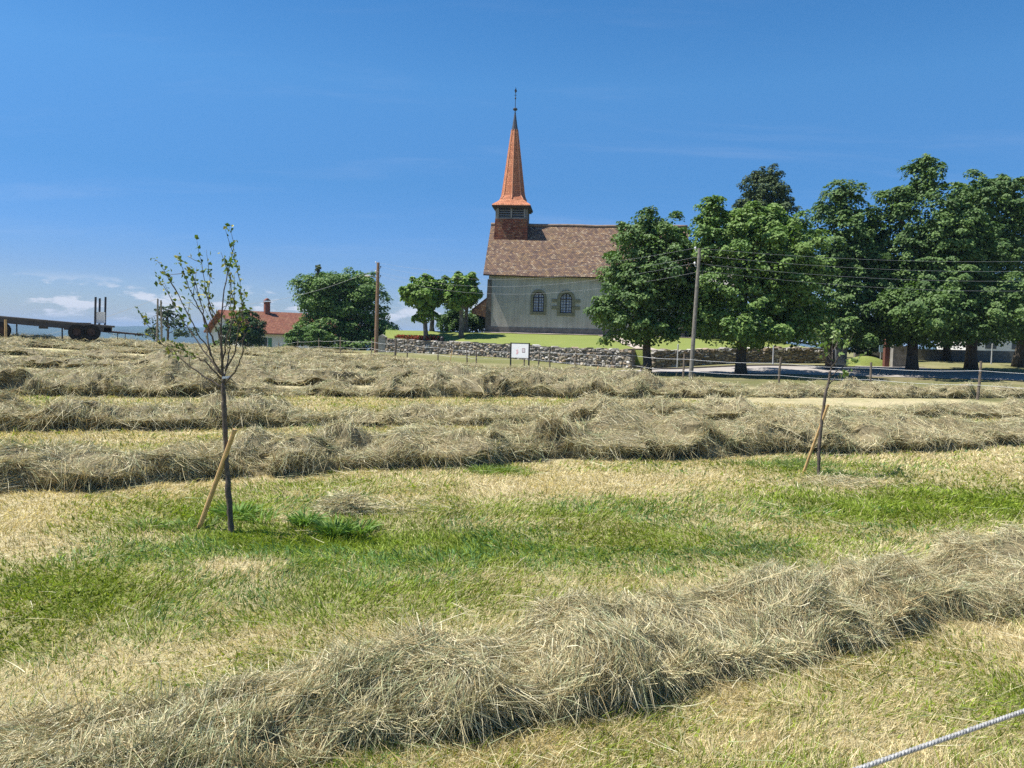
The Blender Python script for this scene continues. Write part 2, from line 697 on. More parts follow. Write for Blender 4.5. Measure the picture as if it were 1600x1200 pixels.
def hay_colours(n, clump, rs):
    """clump 0..1 steers a strand between tan, pale, grey green and brown"""
    w = np.stack([np.full(n, .9), .36 + .9 * (clump[0] - .4), .25 + 2.2 * np.clip(clump[1] - .5, 0, 1), .25 + 1.6 * np.clip(.5 - clump[0], 0, 1), np.full(n, .6)], -1)
    w = np.clip(w, .02, None)
    w = np.cumsum(w / w.sum(-1, keepdims=True), -1)
    k = (rs.random(n)[:, None] > w).sum(-1).clip(0, 4)
    return HAYC[k] * (rs.uniform(.5, 1.18, n))[:, None]


def windrow(r, seed, n, Lr, Wr, label, res=.07, lump=.45, lsc=2.3, name='hay_windrow', group='rows of raked hay across the meadow'):
    rs = np.random.default_rng(seed)
    t, p = row_frame(r)
    x0, x1 = r['x']
    k = math.hypot(1, r['m'])

    def holes(x, ph):
        return np.clip((.42 - fbm(x * 2.1 / r['w'] * k, ph * 1.7, 0, seed + 51, 3)) / .10, 0, 1)

    def surf(x, ph):
        h = np.interp(x, r['cx'], r['ch']) * (.78 + .5 * fbm(x * 1.1, 0 * x, 0, seed + 2, 3))
        w = r['w'] * (.5 + .5 * np.clip(h / .4, 0, 1.3)) * (.85 + .3 * vn(x * .9, 5, 0, seed + 3))
        sx = x * lsc * k
        l1 = fbm(sx, ph * 1.5, 0, seed + 5, 4) - .5
        l2 = fbm(sx * 1.1 + 9, ph * 1.3, 0, seed + 6, 3) - .5
        c = w * np.cos(ph) * (1 + lump * 1.5 * l1) + .22 * (vn(x * .7, 1, 0, seed + 8) - .5)
        hole = holes(x, ph) * S((ph - .9) / .5)
        c = c * (1 - .34 * hole)
        z_h = 1 - .30 * hole
        c = c * (1 - .30 * np.exp(-(np.sin(ph) / .28) ** 2))
        z = h * np.sin(ph) ** .75 * (1 + lump * r.get('vl', 1) * 2.1 * l2) * z_h - .015
        xx = x + t[0] * lump * .16 * l1 + p[0] * c
        yy = row_y(r, x) + p[1] * c + (.25 * (vn(x * .33, 3, 0, seed + 9) - .5))
        return np.stack([xx, yy, G(xx, yy) + np.maximum(z, -.02)], -1)

    ns = int((x1 - x0) / res)
    na = 22
    xs = np.linspace(x0, x1, ns)
    ph = np.linspace(0.0, math.pi, na)
    X, PH = np.meshgrid(xs, ph, indexing='ij')
    V = surf(X, PH)
    idx = np.arange(ns * na).reshape(ns, na)
    quads = np.stack([idx[:-1, :-1], idx[1:, :-1], idx[1:, 1:], idx[:-1, 1:]], -1).reshape(-1, 4)
    cc = np.tile(np.array([.25, .21, .12]), (ns * na, 1)) * rs.uniform(.7, 1.2, (ns * na, 1))
    # strands
    dens = np.interp(xs, xs, 1 / np.maximum(np.hypot(xs, r['a'] + r['m'] * xs), 2.5) ** 1.0)
    cdf = np.cumsum(dens)
    cdf /= cdf[-1]
    x = np.interp(rs.random(n), cdf, xs)
    phs = np.where(rs.random(n) < .84, rs.uniform(math.pi * .25, math.pi * .995, n), rs.uniform(.02, math.pi * .5, n))
    kp = rs.random(n) > .5 * holes(x, phs)
    x, phs = x[kp], phs[kp]
    n = len(x)
    P = surf(x, phs)
    e = .02
    Es = norm(surf(x + e, phs) - P)
    Ep = norm(surf(x, phs + e) - P)
    Nn = norm(np.cross(Ep, Es))
    Nn = np.where(Nn[:, 2:3] < -.2, -Nn, Nn)
    al = math.pi * .5 + (fbm(P[:, 0] * 2.2, P[:, 1] * 2.2, P[:, 2] * 3, seed + 11, 2) - .5) * 7 + rs.normal(0, .5, n)
    T = np.cos(al)[:, None] * Es + np.sin(al)[:, None] * Ep + Nn * rs.normal(.03, .12, n)[:, None]
    T = norm(T)
    L = rs.uniform(Lr[0], Lr[1], n) * np.where(rs.random(n) < .08, 1.5, 1.0)
    W = rs.uniform(Wr[0], Wr[1], n)
    bend = rs.normal(0, .42, (n, 3)) - Nn * .28 + np.array([0, 0, -.14])
    root = P - T * (L * .45)[:, None] + Nn * (rs.random(n) ** 2 * Lr[1] * .16)[:, None]
    root[:, 2] = np.maximum(root[:, 2], G(root[:, 0], root[:, 1]) + .005)
    RV, q, tr, kv = ribbons(root, T, L, W, bend, 4, rs)
    gz = G(RV[:, 0], RV[:, 1])
    RV[:, 2] = np.maximum(RV[:, 2], gz + .004)
    c1 = np.clip(.5 + 1.5 * (fbm(P[:, 0] * 2.4, P[:, 1] * 2.4, P[:, 2] * 3, seed + 31, 3) - .5), 0, 1)
    c2 = np.clip(.5 + 1.5 * (fbm(P[:, 0] * 1.9 + 7, P[:, 1] * 1.9, P[:, 2] * 2, seed + 37, 3) - .5), 0, 1)
    col = np.repeat(hay_colours(n, (c1, c2), rs), kv, 0)
    off = ns * na
    me = make_mesh(name, np.concatenate([V.reshape(-1, 3), RV]), [quads, q + off, tr + off], M_HAY, np.concatenate([cc, col]))
    o = link(name, me)
    return tag(o, label, 'windrow', group)


windrow(ROWS['A'], 101, 190000, (.06, .22), (.0016, .0038), 'big foreground row of tousled hay running past the rope', .045, .9, 2.6)
windrow(ROWS['B'], 202, 150000, (.08, .28), (.0030, .0066), 'tall hay row just behind the two staked saplings', .06, .8, 1.7)
windrow(ROWS['C'], 303, 85000, (.14, .38), (.0042, .0085), 'lumpy broken hay row directly behind the tall one', .07, .85, 1.5)
windrow(ROWS['D'], 404, 75000, (.15, .40), (.0055, .0105), 'hay row in mid meadow with a gap near its middle', .09, .85, 1.3)
FAR = [(26.0, .27, .40), (30.2, .25, .38), (34.4, .22, .30), (38.8, .2, .24), (43.5, .17, .24), (49, .14, .24), (55, .12, .24)]
FL = ['low hay row next beyond the gapped mid meadow row', 'hay row with dark hollows halfway up the far slope', 'hay row along the far slope below the crest',
      'hay row on top of the crest by the wagon', 'hay row just over the crest in front of the wire fence', 'second last hay row before the farmhouse fence', 'last hay row beside the farmhouse fence']
for i, (a, m, h) in enumerate(FAR):
    xs = np.linspace(-46, 12, 400)
    ok = (a + m * xs) < fence_y(xs) - 2.2
    x1 = xs[ok].max()
    cx = np.linspace(-46, x1, 24)
    rs = np.random.default_rng(900 + i)
    ch = h * rs.uniform(.5, 1.15, 24)
    ch[-1] = .08
    rr = dict(a=a, m=m, x=(-46, x1), cx=list(cx), ch=list(ch), w=1.15)
    ROWS['F%d' % i] = rr
    windrow(rr, 500 + i * 40, 24000, (.18, .5), (.009, .017), FL[i], .13, .9, 1.0)


# ------------------------------------------------------------------ grass, stubble and loose hay (nobody could count them)
def scatter(n, dmin, dmax, power, half=.80):
    """points with density falling with distance"""
    t = rng.random(n)
    e = 2 - power
    d = (dmin ** e + t * (dmax ** e - dmin ** e)) ** (1 / e)
    th = rng.uniform(-half, half, n)
    return d * np.sin(th), d * np.cos(th)


def build_grass():
    n = 820000
    x, y = scatter(n, 2.1, 22, 1.75)
    keep = ~in_row(x, y)
    x, y = x[keep], y[keep]
    n = len(x)
    g = greenness(x, y)
    r = np.hypot(x, y)
    z = G(x, y) + np.clip(1.3 - r / 40, 0, 1) * (.03 * (fbm(x * 2.5, y * 2.5, 0, 21, 4) - .5) + .06 * (fbm(x * .6, y * .6, 0, 22, 2) - .5)) - .004
    isg = rng.random(n) < g * 1.02
    front = (y < ROWS['A']['a'] + ROWS['A']['m'] * x)
    L = np.where(isg, rng.uniform(.025, .075, n), rng.uniform(.02, .06, n)) * (1 + .35 * front)
    L *= .75 + .6 * fbm(x * 3, y * 3, 0, 44, 2)
    L *= np.clip(.8 + r / 22, .9, 1.5)
    W = np.where(isg, rng.uniform(.0035, .0075, n), rng.uniform(.0026, .0052, n)) * np.clip(r / 5, .75, 3.2)
    broad = isg & (rng.random(n) < .22 + .3 * (fbm(x * 2, y * 2, 0, 48, 2) > .52))
    W = np.where(broad, W * 2.3, W)
    L = np.where(broad, L * .62, L)
    lean = norm(np.stack([fbm(x * 1.5, y * 1.5, 0, 61, 2) - .5, fbm(x * 1.5, y * 1.5, 0, 62, 2) - .5, 0 * x], -1)) * .35
    T = norm(np.array([0, 0, 1.0]) + lean + rng.normal(0, .48, (n, 3)))
    T[:, 2] = np.abs(T[:, 2])
    bend = rng.normal(0, .3, (n, 3)) + lean * .6 + np.array([0, 0, -.3])
    V, q, tr, kv = ribbons(np.stack([x, y, z], -1), T, L, W, bend, 2)
    hue = fbm(x * 2.2, y * 2.2, 0, 71, 3)[:, None]
    cg = GREEN * (.75 + .9 * hue) + np.array([.06, .045, 0]) * rng.random((n, 1)) ** 2
    cool = (fbm(x * 1.1, y * 1.1, 0, 81, 3)[:, None] > .56) & (rng.random((n, 1)) < .5)
    cg = np.where(cool, np.array([.13, .235, .07]) * (.8 + .6 * hue), cg)
    cs = np.where(rng.random((n, 1)) < .3, DRY, STRAW * 1.1) * rng.uniform(.45, 1.25, (n, 1))
    cs = np.where(rng.random((n, 1)) < .12, np.array([.27, .27, .09]), cs)
    col = np.where(isg[:, None], cg * rng.uniform(.55, 1.45, (n, 1)), cs)
    me = make_mesh('grass', V, [q, tr], M_GRASS, np.repeat(col, kv, 0))
    tag(link('grass', me), 'short mown grass and yellow stubble of the meadow', 'grass', kind='stuff')


build_grass()


def build_loose():
    n = 42000
    x, y = scatter(n, 2.2, 34, 1.45)
    # more of it close to the rows
    near = np.zeros(n)
    for r in ROWS.values():
        near = np.maximum(near, np.exp(-(np.abs(y - row_y(r, x)) - r['w'] * .7).clip(0) / .45))
    pale = 1 - greenness(x, y)
    keep = (rng.random(n) < .03 + .6 * near + .3 * pale ** 2 * fbm(x, y, 0, 91, 3)) & (y < fence_y(x) - 1)
    x, y = x[keep], y[keep]
    n = len(x)
    r = np.hypot(x, y)
    z = G(x, y) + .028 + rng.random(n) * .02
    an = rng.uniform(0, 2 * math.pi, n)
    T = norm(np.stack([np.cos(an), np.sin(an), rng.normal(0.03, .12, n)], -1))
    L = rng.uniform(.07, .28, n)
    W = rng.uniform(.0014, .003, n) * np.clip(r / 5, .9, 4)
    V, q, tr, kv = ribbons(np.stack([x, y, z], -1), T, L, W, rng.normal(0, .15, (n, 3)) * np.array([1, 1, .4]), 3)
    col = HAYC[rng.integers(0, 5, n)] * rng.uniform(.8, 1.2, (n, 1))
    me = make_mesh('loose_hay', V, [q, tr], M_HAY, np.repeat(col, kv, 0))
    tag(link('loose_hay', me), 'loose hay stalks strewn over the mown meadow', 'hay', kind='stuff')


build_loose()


def tuft(name, label, cat, u, v, n, rad, hgt, col, wid, group=None, droop=.5):
    c = gp(u, v)
    rs = np.random.default_rng(int(u * 7 + v))
    a = rs.uniform(0, 2 * math.pi, n)
    q = rad * np.sqrt(rs.random(n))
    # several centres so that the outline is uneven
    kc = max(2, n // 60)
    cen = rs.normal(0, rad * .5, (kc, 2)) * np.array([1.3, .8])
    w = rs.integers(0, kc, n)
    x = c[0] + cen[w, 0] + q * .45 * np.cos(a)
    y = c[1] + cen[w, 1] + q * .45 * np.sin(a)
    P = np.stack([x, y, G(x, y) + .005], -1)
    out = np.stack([np.cos(a), np.sin(a), 0 * a], -1)
    T = norm(np.array([0, 0, 1.]) + out * rs.uniform(.15, .9, n)[:, None] + rs.normal(0, .2, (n, 3)))
    L = hgt * rs.uniform(.5, 1.15, n)
    W = wid * rs.uniform(.6, 1.2, n)
    V, qd, tr, kv = ribbons(P, T, L, W, out * .3 + np.array([0, 0, -droop]) * rs.uniform(.4, 1.1, n)[:, None], 3, rs)
    cc = np.array(col) * rs.uniform(.65, 1.35, (n, 1)) + np.array([.05, .03, 0]) * rs.random((n, 1)) ** 3
    me = make_mesh(name, V, [qd, tr], M_GRASS, np.repeat(cc, kv, 0))
    return tag(link(name, me), label, cat, group)


WG = 'clumps of fresh weeds in the mown meadow'
tuft('weed_clump', 'leafy green weeds right of the bigger sapling trunk', 'weed', 398, 815, 260, .3, .17, (.17, .29, .055), .016, WG)
tuft('weed_clump', 'broad weeds between the bigger sapling and the small hay heap', 'weed', 458, 818, 170, .2, .15, (.15, .27, .06), .017, WG)
tuft('weed_clump', 'tall weeds in front of the small hay heap', 'weed', 545, 832, 230, .22, .17, (.17, .29, .055), .015, WG)
tuft('weed_clump', 'low weeds left of the bigger sapling stake', 'weed', 258, 822, 190, .26, .11, (.18, .28, .07), .013, WG)
tuft('grass_tuft', 'bright grass tuft alone in the straw before the tall hay row', 'grass tuft', 782, 737, 380, .3, .12, (.2, .29, .07), .008, WG)
tuft('grass_tuft', 'bluish grass tuft at the foot of the slanting stake of the thin sapling', 'grass tuft', 1228, 730, 520, .38, .16, (.15, .23, .07), .009, WG)
tuft('grass_tuft', 'grass clump right of the thin sapling by the bare soil', 'grass tuft', 1340, 745, 460, .36, .13, (.14, .23, .06), .009, WG)
tuft('grass_tuft', 'cool green clover clump above the foreground hay row', 'grass tuft', 1140, 862, 300, .26, .07, (.10, .17, .06), .009, WG)


def heap(label, u, v, rx, ry, h, n, seed):
    c = gp(u, v)
    rs = np.random.default_rng(seed)
    a = rs.uniform(0, 2 * math.pi, n)
    q = np.sqrt(rs.random(n))
    x, y = c[0] + rx * q * np.cos(a), c[1] + ry * q * np.sin(a)
    z = G(x, y) + h * (1 - q ** 2) * rs.uniform(.3, 1.0, n) + .01
    x = x + (rs.random(n) < .14) * rs.exponential(.3, n)
    al = rs.uniform(0, 2 * math.pi, n)
    T = norm(np.stack([np.cos(al), np.sin(al) * .6, rs.normal(0, .2, n)], -1))
    L = rs.uniform(.1, .3, n)
    V, qd, tr, kv = ribbons(np.stack([x, y, z], -1) - T * L[:, None] * .5, T, L, rs.uniform(.003, .006, n), rs.normal(0, .15, (n, 3)) + np.array([0, 0, -.2]), 3, rs)
    V[:, 2] = np.maximum(V[:, 2], G(V[:, 0], V[:, 1]) + .005)
    col = hay_colours(n, (rs.uniform(.4, .7, n), rs.uniform(.4, .7, n)), rs)
    tag(link('hay_heap', make_mesh('hay_heap', V, [qd, tr], M_HAY, np.repeat(col, kv, 0))), label, 'hay heap')


heap('small hay heap to the right of the bigger sapling', 537, 800, .2, .17, .17, 2600, 5)
heap('flat scrap of dry hay on the soil beside the thin sapling', 1318, 755, .42, .35, .05, 1500, 6)


# ------------------------------------------------------------------ saplings with their stakes
def sapling(base_uv, trunk, branches, r0, label, leafn, lsize, lcol, stake, stake_label, tagpos=None, seed=1, lt=(.35, 1.0)):
    rs = np.random.default_rng(seed)
    b = gp(*base_uv)
    d = b[1]
    root = thing('young_tree', b, label, 'young tree', 'newly planted saplings')
    m = MB()
    pts = [px(u, v, d) for u, v in trunk]
    pts[0] = b - np.array([0, 0, .05])
    pts = np.array(pts)
    sk = np.linspace(0, 1, 46)
    pts = np.stack([np.interp(sk, np.linspace(0, 1, len(pts)), pts[:, j]) for j in range(3)], -1)
    pts[3:-1] += rs.normal(0, .0022, (42, 3))
    rad = np.linspace(r0, r0 * .62, 46) * (1 + .10 * rs.normal(size=46).clip(-1, 2)) * np.where(sk < .04, 1.3, 1)
    m.tube(pts, rad, 10)
    LP, LN = [], []
    bm_ = MB()
    for br in branches:
        k = len(br)
        dz = rs.normal(0, .28)
        P = np.array([px(u, v, d + dz * (i / (k - 1)) ** 1.0) for i, (u, v) in enumerate(br)])
        # resample
        s = np.linspace(0, 1, 22)
        P = np.stack([np.interp(s, np.linspace(0, 1, k), P[:, j]) for j in range(3)], -1)
        P[1:-1] = .25 * P[:-2] + .5 * P[1:-1] + .25 * P[2:]
        P[2:] += rs.normal(0, .004, (20, 3))
        rr = r0 * .33 * np.linspace(1, .13, 22)
        bm_.tube(P, rr, 6)
        # side twigs
        for _ in range(3):
            i = rs.integers(6, 19)
            tdir = norm(P[i + 1] - P[i] + rs.normal(0, .6, 3) * np.linalg.norm(P[i + 1] - P[i]))
            ln = rs.uniform(.06, .22)
            Q = np.array([P[i] + tdir * ln * q for q in (0, .5, 1)]) + np.array([[0, 0, 0], [0, 0, .01], [0, 0, .03]])
            bm_.tube(Q, [r0 * .12, r0 * .09, r0 * .05], 5)
            for q in range(2):
                LP.append(Q[2] - tdir * ln * .4 * q + rs.normal(0, .012, 3))
                LN.append(rs.normal(0, 1, 3))
        for _ in range(int(leafn / len(branches))):
            t = rs.uniform(*lt) ** .8 if rs.random() < .75 else rs.uniform(.45, 1)
            i = min(int(t * 21), 20)
            LP.append(P[i] + (P[i + 1] - P[i]) * rs.random() + rs.normal(0, .016, 3))
            LN.append(rs.normal(0, 1, 3) + np.array([0, 0, .5]))
    m.build('trunk', M_YBARK, root, True)
    bm_.build('branches', M_YBARK, root, True)
    LP, LN = np.array(LP), norm(np.array(LN))
    V, T = leaves(LP, LN, rs.uniform(.6, 1.2, len(LP)) * lsize, rs, .62, .25)
    col = np.array(lcol)[rs.integers(0, len(lcol), len(LP))] * rs.uniform(.7, 1.3, (len(LP), 1))
    link('leaves', make_mesh('leaves', V - b, [T], M_LEAF, np.repeat(col, 4, 0)), root)
    if tagpos:
        q = MB()
        c = px(*tagpos, d - .03)
        q.box(c, (.065, .01, .008), (.004, .012, 0), (.0, .0, .018))
        q.build('plastic_tag', M_WHITE, root)
    (u0, v0), (u1, v1) = stake
    s0 = gp(u0, v0)
    s1 = px(u1, v1, d - .06)
    q = MB()
    mid = [s0 + (s1 - s0) * t for t in (-.05, .3, .7, 1)]
    q.tube(mid, [r0 * .85, r0 * .8, r0 * .78, r0 * .74], 10)
    q.build('stake', M_STAKE, None, False)
    return root


def stake_obj(label):
    o = [q for q in bpy.data.objects if q.name.startswith('stake')][-1]
    tag(o, label, 'stake', 'slanting stakes beside the saplings')


BR1 = [
    [(349, 595), (346, 530), (347, 480), (354, 430), (362, 400), (366, 378), (357, 350)],
    [(350, 602), (362, 586), (374, 571), (381, 546), (380, 515), (377, 476), (374, 440), (368, 395)],
    [(350, 590), (354, 572), (359, 551), (361, 507), (360, 450), (355, 410)],
    [(348, 590), (345, 560), (345, 525), (342, 500), (322, 463), (317, 418), (306, 372)],
    [(348, 588), (338, 570), (326, 547), (306, 515), (277, 458), (262, 430), (243, 403)],
    [(345, 585), (330, 565), (310, 537), (284, 498), (257, 449), (241, 424)],
    [(347, 606), (319, 588), (288, 566), (257, 540), (228, 505), (213, 482)],
    [(346, 592), (318, 563), (295, 551), (266, 533)],
    [(346, 560), (343, 525), (325, 476), (328, 436), (322, 390)],
    [(336, 540), (316, 490), (295, 449), (277, 398)],
    [(352, 580), (366, 552), (372, 524), (374, 490), (380, 470), (382, 450)],
    [(330, 556), (322, 520), (316, 480), (302, 430), (292, 415)],
    [(347, 575), (352, 540), (366, 490), (362, 440), (351, 400)],
]
sapling((362, 833), [(362, 833), (358, 780), (354, 720), (351, 660), (349, 610), (349, 585)], BR1, .0235,
        'bigger staked sapling with bare upright branches and few yellow green leaves', 420, .044,
        [(.12, .17, .03), (.18, .22, .04), (.08, .13, .03), (.10, .16, .03), (.34, .31, .07)], ((311, 826), (367, 671)), '', (347, 592), 11, (.45, 1.0))
stake_obj('peeled wooden stake leaning across the bigger sapling trunk')
BR2 = [
    [(1297, 585), (1300, 560), (1301, 535), (1303, 508)],
    [(1296, 590), (1310, 578), (1325, 568), (1344, 560)],
    [(1299, 560), (1290, 545), (1284, 530), (1278, 518)],
    [(1298, 570), (1287, 560), (1288, 545), (1285, 535)],
    [(1298, 575), (1312, 555), (1322, 540), (1328, 532)],
    [(1300, 552), (1307, 540), (1309, 525), (1311, 514)],
    [(1296, 600), (1306, 588), (1318, 585), (1322, 583)],
]
sapling((1279, 745), [(1279, 745), (1280, 700), (1284, 655), (1290, 615), (1295, 595), (1297, 580)], BR2, .021,
        'thin leaning sapling with sparse pale leaf clusters in front of the roadside trees', 95, .07,
        [(.2, .28, .10), (.28, .36, .15), (.13, .2, .06)], ((1255, 740), (1294, 632)), '', None, 12, (.6, 1.0))
stake_obj('pale wooden stake leaning at the foot of the thin sapling')


# ------------------------------------------------------------------ trees
def tree(name, label, cat, base, ells, nleaf, lsize, cols, rtrunk, group=None, seed=1, clump=(.28, .68), bark=None, leafmat=None, limbs=9, flat=.62,
         trunk_top=.55, dfac=.9, shell=.5, fork_h=None, extra_trunk=None):
    """base: world point; ells: list of (centre xyz, (rx, ry, rz))"""
    rs = np.random.default_rng(seed)
    base = np.asarray(base, float)
    root = thing(name, base, label, cat, group)
    vol = np.array([e[1][0] * e[1][2] for e in ells])
    vol = vol / vol.sum()
    allc, alln, allp, allcl = [], [], [], []
    nfill = int(nleaf * .3)
    nleaf = nleaf - nfill
    ncl = int(nleaf / 105)
    cents = []
    for e, v in zip(ells, vol):
        k = max(6, int(ncl * v))
        dirs = norm(rs.normal(size=(k, 3)))
        dirs[:, 2] = np.where(dirs[:, 2] < -.55, -dirs[:, 2], dirs[:, 2])
        q = shell + (1.0 - shell) * rs.random(k) ** .6 + (rs.random(k) < .16) * rs.uniform(.03, .11, k)
        q = q * (.80 + .34 * vn(dirs[:, 0] * 2.6 + 9, dirs[:, 1] * 2.6, dirs[:, 2] * 2.6, seed))
        c = np.array(e[0]) + dirs * q[:, None] * np.array(e[1])
        cents.append((c, dirs))
    cen = np.concatenate([c for c, _ in cents])
    cdir = np.concatenate([d for _, d in cents])
    rad = clump[0] + (clump[1] - clump[0]) * rs.random(len(cen)) ** 1.4
    per = nleaf / len(cen)
    cnt = np.maximum(12, (per * (rad / rad.mean()) ** 2)).astype(int)
    w = np.repeat(np.arange(len(cen)), cnt)
    n = len(w)
    d = norm(rs.normal(size=(n, 3)) * .8 + cdir[w] * .5 + np.array([0, 0, .7]))
    rr = (.45 + .6 * rs.random(n) ** .6) * rad[w]
    axs = norm(cdir * .7 + rs.normal(0, .55, cdir.shape) + np.array([0, 0, .25]))
    P = d * rr[:, None] * np.array([1, 1, flat])
    P = cen[w] + P * .85 + axs[w] * ((P * axs[w]).sum(-1) * .8)[:, None]
    Nn = norm(d * .8 + np.array([-.25, 0, .7]) + cdir[w] * .25 + rs.normal(0, .3, (n, 3)))
    ei = rs.choice(len(ells), nfill, p=vol)
    ec = np.array([e[0] for e in ells])[ei]
    er = np.array([e[1] for e in ells])[ei]
    fd = norm(rs.normal(size=(nfill, 3)))
    P = np.concatenate([P, ec + fd * er * (rs.random(nfill) ** .45)[:, None] * .86])
    Nn = np.concatenate([Nn, norm(fd * .5 + np.array([0, 0, .6]) + rs.normal(0, .5, (nfill, 3)))])
    w = np.concatenate([w, rs.integers(0, len(cen), nfill)])
    n = len(w)
    V, T = leaves(P, Nn, rs.uniform(.65, 1.25, n) * lsize, rs)
    cols = np.array(cols)
    tone = rs.random(len(cen))
    k = np.clip((tone[w] * .7 + rs.random(n) * .5) * len(cols) / 1.2, 0, len(cols) - 1e-3)
    i0 = k.astype(int)
    i1 = np.minimum(i0 + 1, len(cols) - 1)
    f = (k - i0)[:, None]
    col = (cols[i0] * (1 - f) + cols[i1] * f) * rs.uniform(.8, 1.2, (n, 1))
    link('crown', make_mesh('crown', V - base, [T], leafmat or M_LEAF, np.repeat(col, 4, 0)), root)
    # trunk and limbs
    m = MB()
    allz = np.array([e[0][2] for e in ells])
    top = np.array(ells[int(np.argmax([e[1][0] * e[1][2] for e in ells]))][0])
    top = np.array([top[0], top[1], base[2] + (allz.max() - base[2]) * trunk_top + .5])
    H = top[2] - base[2]
    ts = np.linspace(0, 1, 9)
    pts = base + (top - base) * (np.stack([ts ** 1.6, ts ** 1.6, ts], -1)) + rs.normal(0, rtrunk * .12, (9, 3)) * (ts > 0)[:, None]
    pts[0, 2] -= .1
    m.tube(pts, rtrunk * np.array([1.45, 1.1, 1, .95, .88, .8, .68, .52, .35]), 10)
    if extra_trunk:
        for off, sc in extra_trunk:
            m.tube(pts + np.array(off) * np.linspace(1, .4, 9)[:, None], rtrunk * sc * np.array([1.4, 1.1, 1, .95, .9, .8, .7, .55, .35]), 10)
    for _ in range(limbs):
        i = rs.integers(3, 8)
        tgt = cen[rs.integers(0, len(cen))]
        a = pts[i]
        s = np.linspace(0, 1, 6)
        L = a + (tgt - a) * s[:, None] + np.array([0, 0, 1]) * (np.sin(s * math.pi) * .12 * np.linalg.norm(tgt - a))[:, None]
        m.tube(L, rtrunk * .38 * np.linspace(1, .15, 6), 6)
    m.build('trunk', bark or M_BARK, root, True)
    return root


def E(u, v, ru, rv, d, dd=0.0, df=1.1):
    """ellipsoid whose outline covers the given photo area at depth d"""
    c = px(u, v, d + dd)
    s = (d + dd) / FPX
    return (c, (ru * s, ru * s * df, rv * s))



MAPLE2 = [(.055, .10, .034), (.078, .138, .042), (.10, .17, .05), (.13, .205, .06)]
RG = 'roadside trees beside the church'


def gz(p, d=0.0):
    return np.array([p[0], p[1], float(G(p[0], p[1])) + d])


def gd(u, d):
    """ground point at depth d under photo column u"""
    p = px(u, 580, d)
    return gz(p)


tree('maple_tree', 'maple with one low bough reaching left over the church wall', 'tree', gd(1010, 38.3),
     [E(1012, 420, 66, 78, 38), E(985, 470, 54, 60, 37.5), E(1030, 385, 46, 46, 38.5), E(952, 496, 34, 24, 37), E(1050, 470, 48, 62, 38.5), E(1000, 520, 62, 26, 38), E(1010, 355, 26, 18, 38)],
     34000, .165, MAPLE2, .20, RG, 21)
tree('maple_tree', 'broad bright green maple behind the leaning wooden pole', 'tree', gd(1158, 38.6),
     [E(1165, 430, 98, 92, 38.5), E(1110, 390, 46, 62, 38), E(1225, 405, 60, 66, 38.5), E(1240, 470, 56, 66, 38.5), E(1100, 490, 46, 44, 37.5), E(1160, 520, 88, 30, 38), E(1160, 366, 54, 34, 39), E(1245, 515, 46, 32, 38), E(1118, 340, 22, 22, 38), E(1205, 350, 34, 24, 39)],
     54000, .165, [(.075, .14, .036), (.105, .185, .045), (.14, .225, .054), (.17, .26, .065)], .24, RG, 22)
tree('maple_tree', 'narrow topped dark maple behind the thin sapling', 'tree', gd(1296, 42.5),
     [E(1315, 395, 56, 66, 43), E(1316, 330, 28, 34, 43), E(1320, 460, 66, 66, 43), E(1308, 515, 66, 34, 42.5), E(1350, 415, 40, 66, 43.5), E(1313, 303, 14, 14, 43)],
     40000, .165, MAPLE2, .2, RG, 23)
tree('maple_tree', 'tallest maple of the row with a ragged top', 'tree', gd(1425, 43.0),
     [E(1445, 360, 68, 74, 42.6), E(1448, 288, 32, 34, 42.6), E(1398, 325, 30, 36, 42.6), E(1440, 450, 82, 70, 42.2), E(1395, 475, 50, 64, 42.2), E(1450, 517, 84, 34, 42.2), E(1495, 400, 56, 76, 42.6), E(1385, 520, 44, 28, 42.6), E(1443, 262, 16, 14, 42.6), E(1440, 490, 70, 44, 39.5)],  # nearest low lobe added so the crown shades the road
     58000, .17, MAPLE2, .26, RG, 24)
tree('maple_tree', 'wide dark maple at the right edge with a rounded crown', 'tree', gd(1517, 46.5),
     [E(1540, 352, 66, 72, 45), E(1528, 308, 42, 30, 45), E(1580, 380, 54, 74, 45), E(1530, 440, 72, 70, 45), E(1550, 505, 84, 42, 44), E(1575, 310, 24, 22, 45), E(1500, 510, 50, 34, 44), E(1550, 490, 76, 46, 41)],  # last lobe set forward to throw shade on the road
     48000, .175, MAPLE2, .3, RG, 25)
tree('maple_tree', 'far right dark maple partly outside the picture', 'tree', gd(1590, 50.0),
     [E(1640, 380, 64, 85, 49), E(1620, 335, 40, 40, 49), E(1640, 470, 70, 50, 49), E(1600, 508, 56, 34, 49), E(1640, 515, 50, 30, 48)],
     30000, .18, MAPLE2, .3, RG, 26)
tree('maple_tree', 'added maple shading the lawn behind the two right edge trunks', 'tree', gd(1478, 58),  # added behind the row to darken the back lawn with its shade
     [E(1478, 470, 70, 56, 58), E(1460, 430, 50, 40, 58), E(1500, 520, 60, 22, 57)], 20000, .2, MAPLE2[:3], .26, RG, 27)
tree('maple_tree', 'hindmost dark maple added to shade the lawn beside the white house', 'tree', gd(1590, 62),  # second tree added for the shade it casts at the back
     [E(1585, 480, 66, 50, 62), E(1640, 470, 70, 56, 62), E(1560, 520, 50, 20, 61)], 20000, .2, MAPLE2[:3], .26, RG, 28)
CON = [(.035, .062, .02), (.05, .085, .026), (.07, .105, .032)]
tree('cypress_tree', 'dark dense conifer rising behind the bright green maple', 'tree', gz(px(1197, 540, 62)),
     [E(1193, 420, 60, 90, 62), E(1194, 350, 56, 46, 62), E(1194, 322, 50, 36, 62), E(1196, 297, 34, 26, 62), E(1194, 283, 22, 14, 62)], 42000, .17, CON, .3, None, 31, (.3, .65), None, M_NEEDLE, 6, .8)
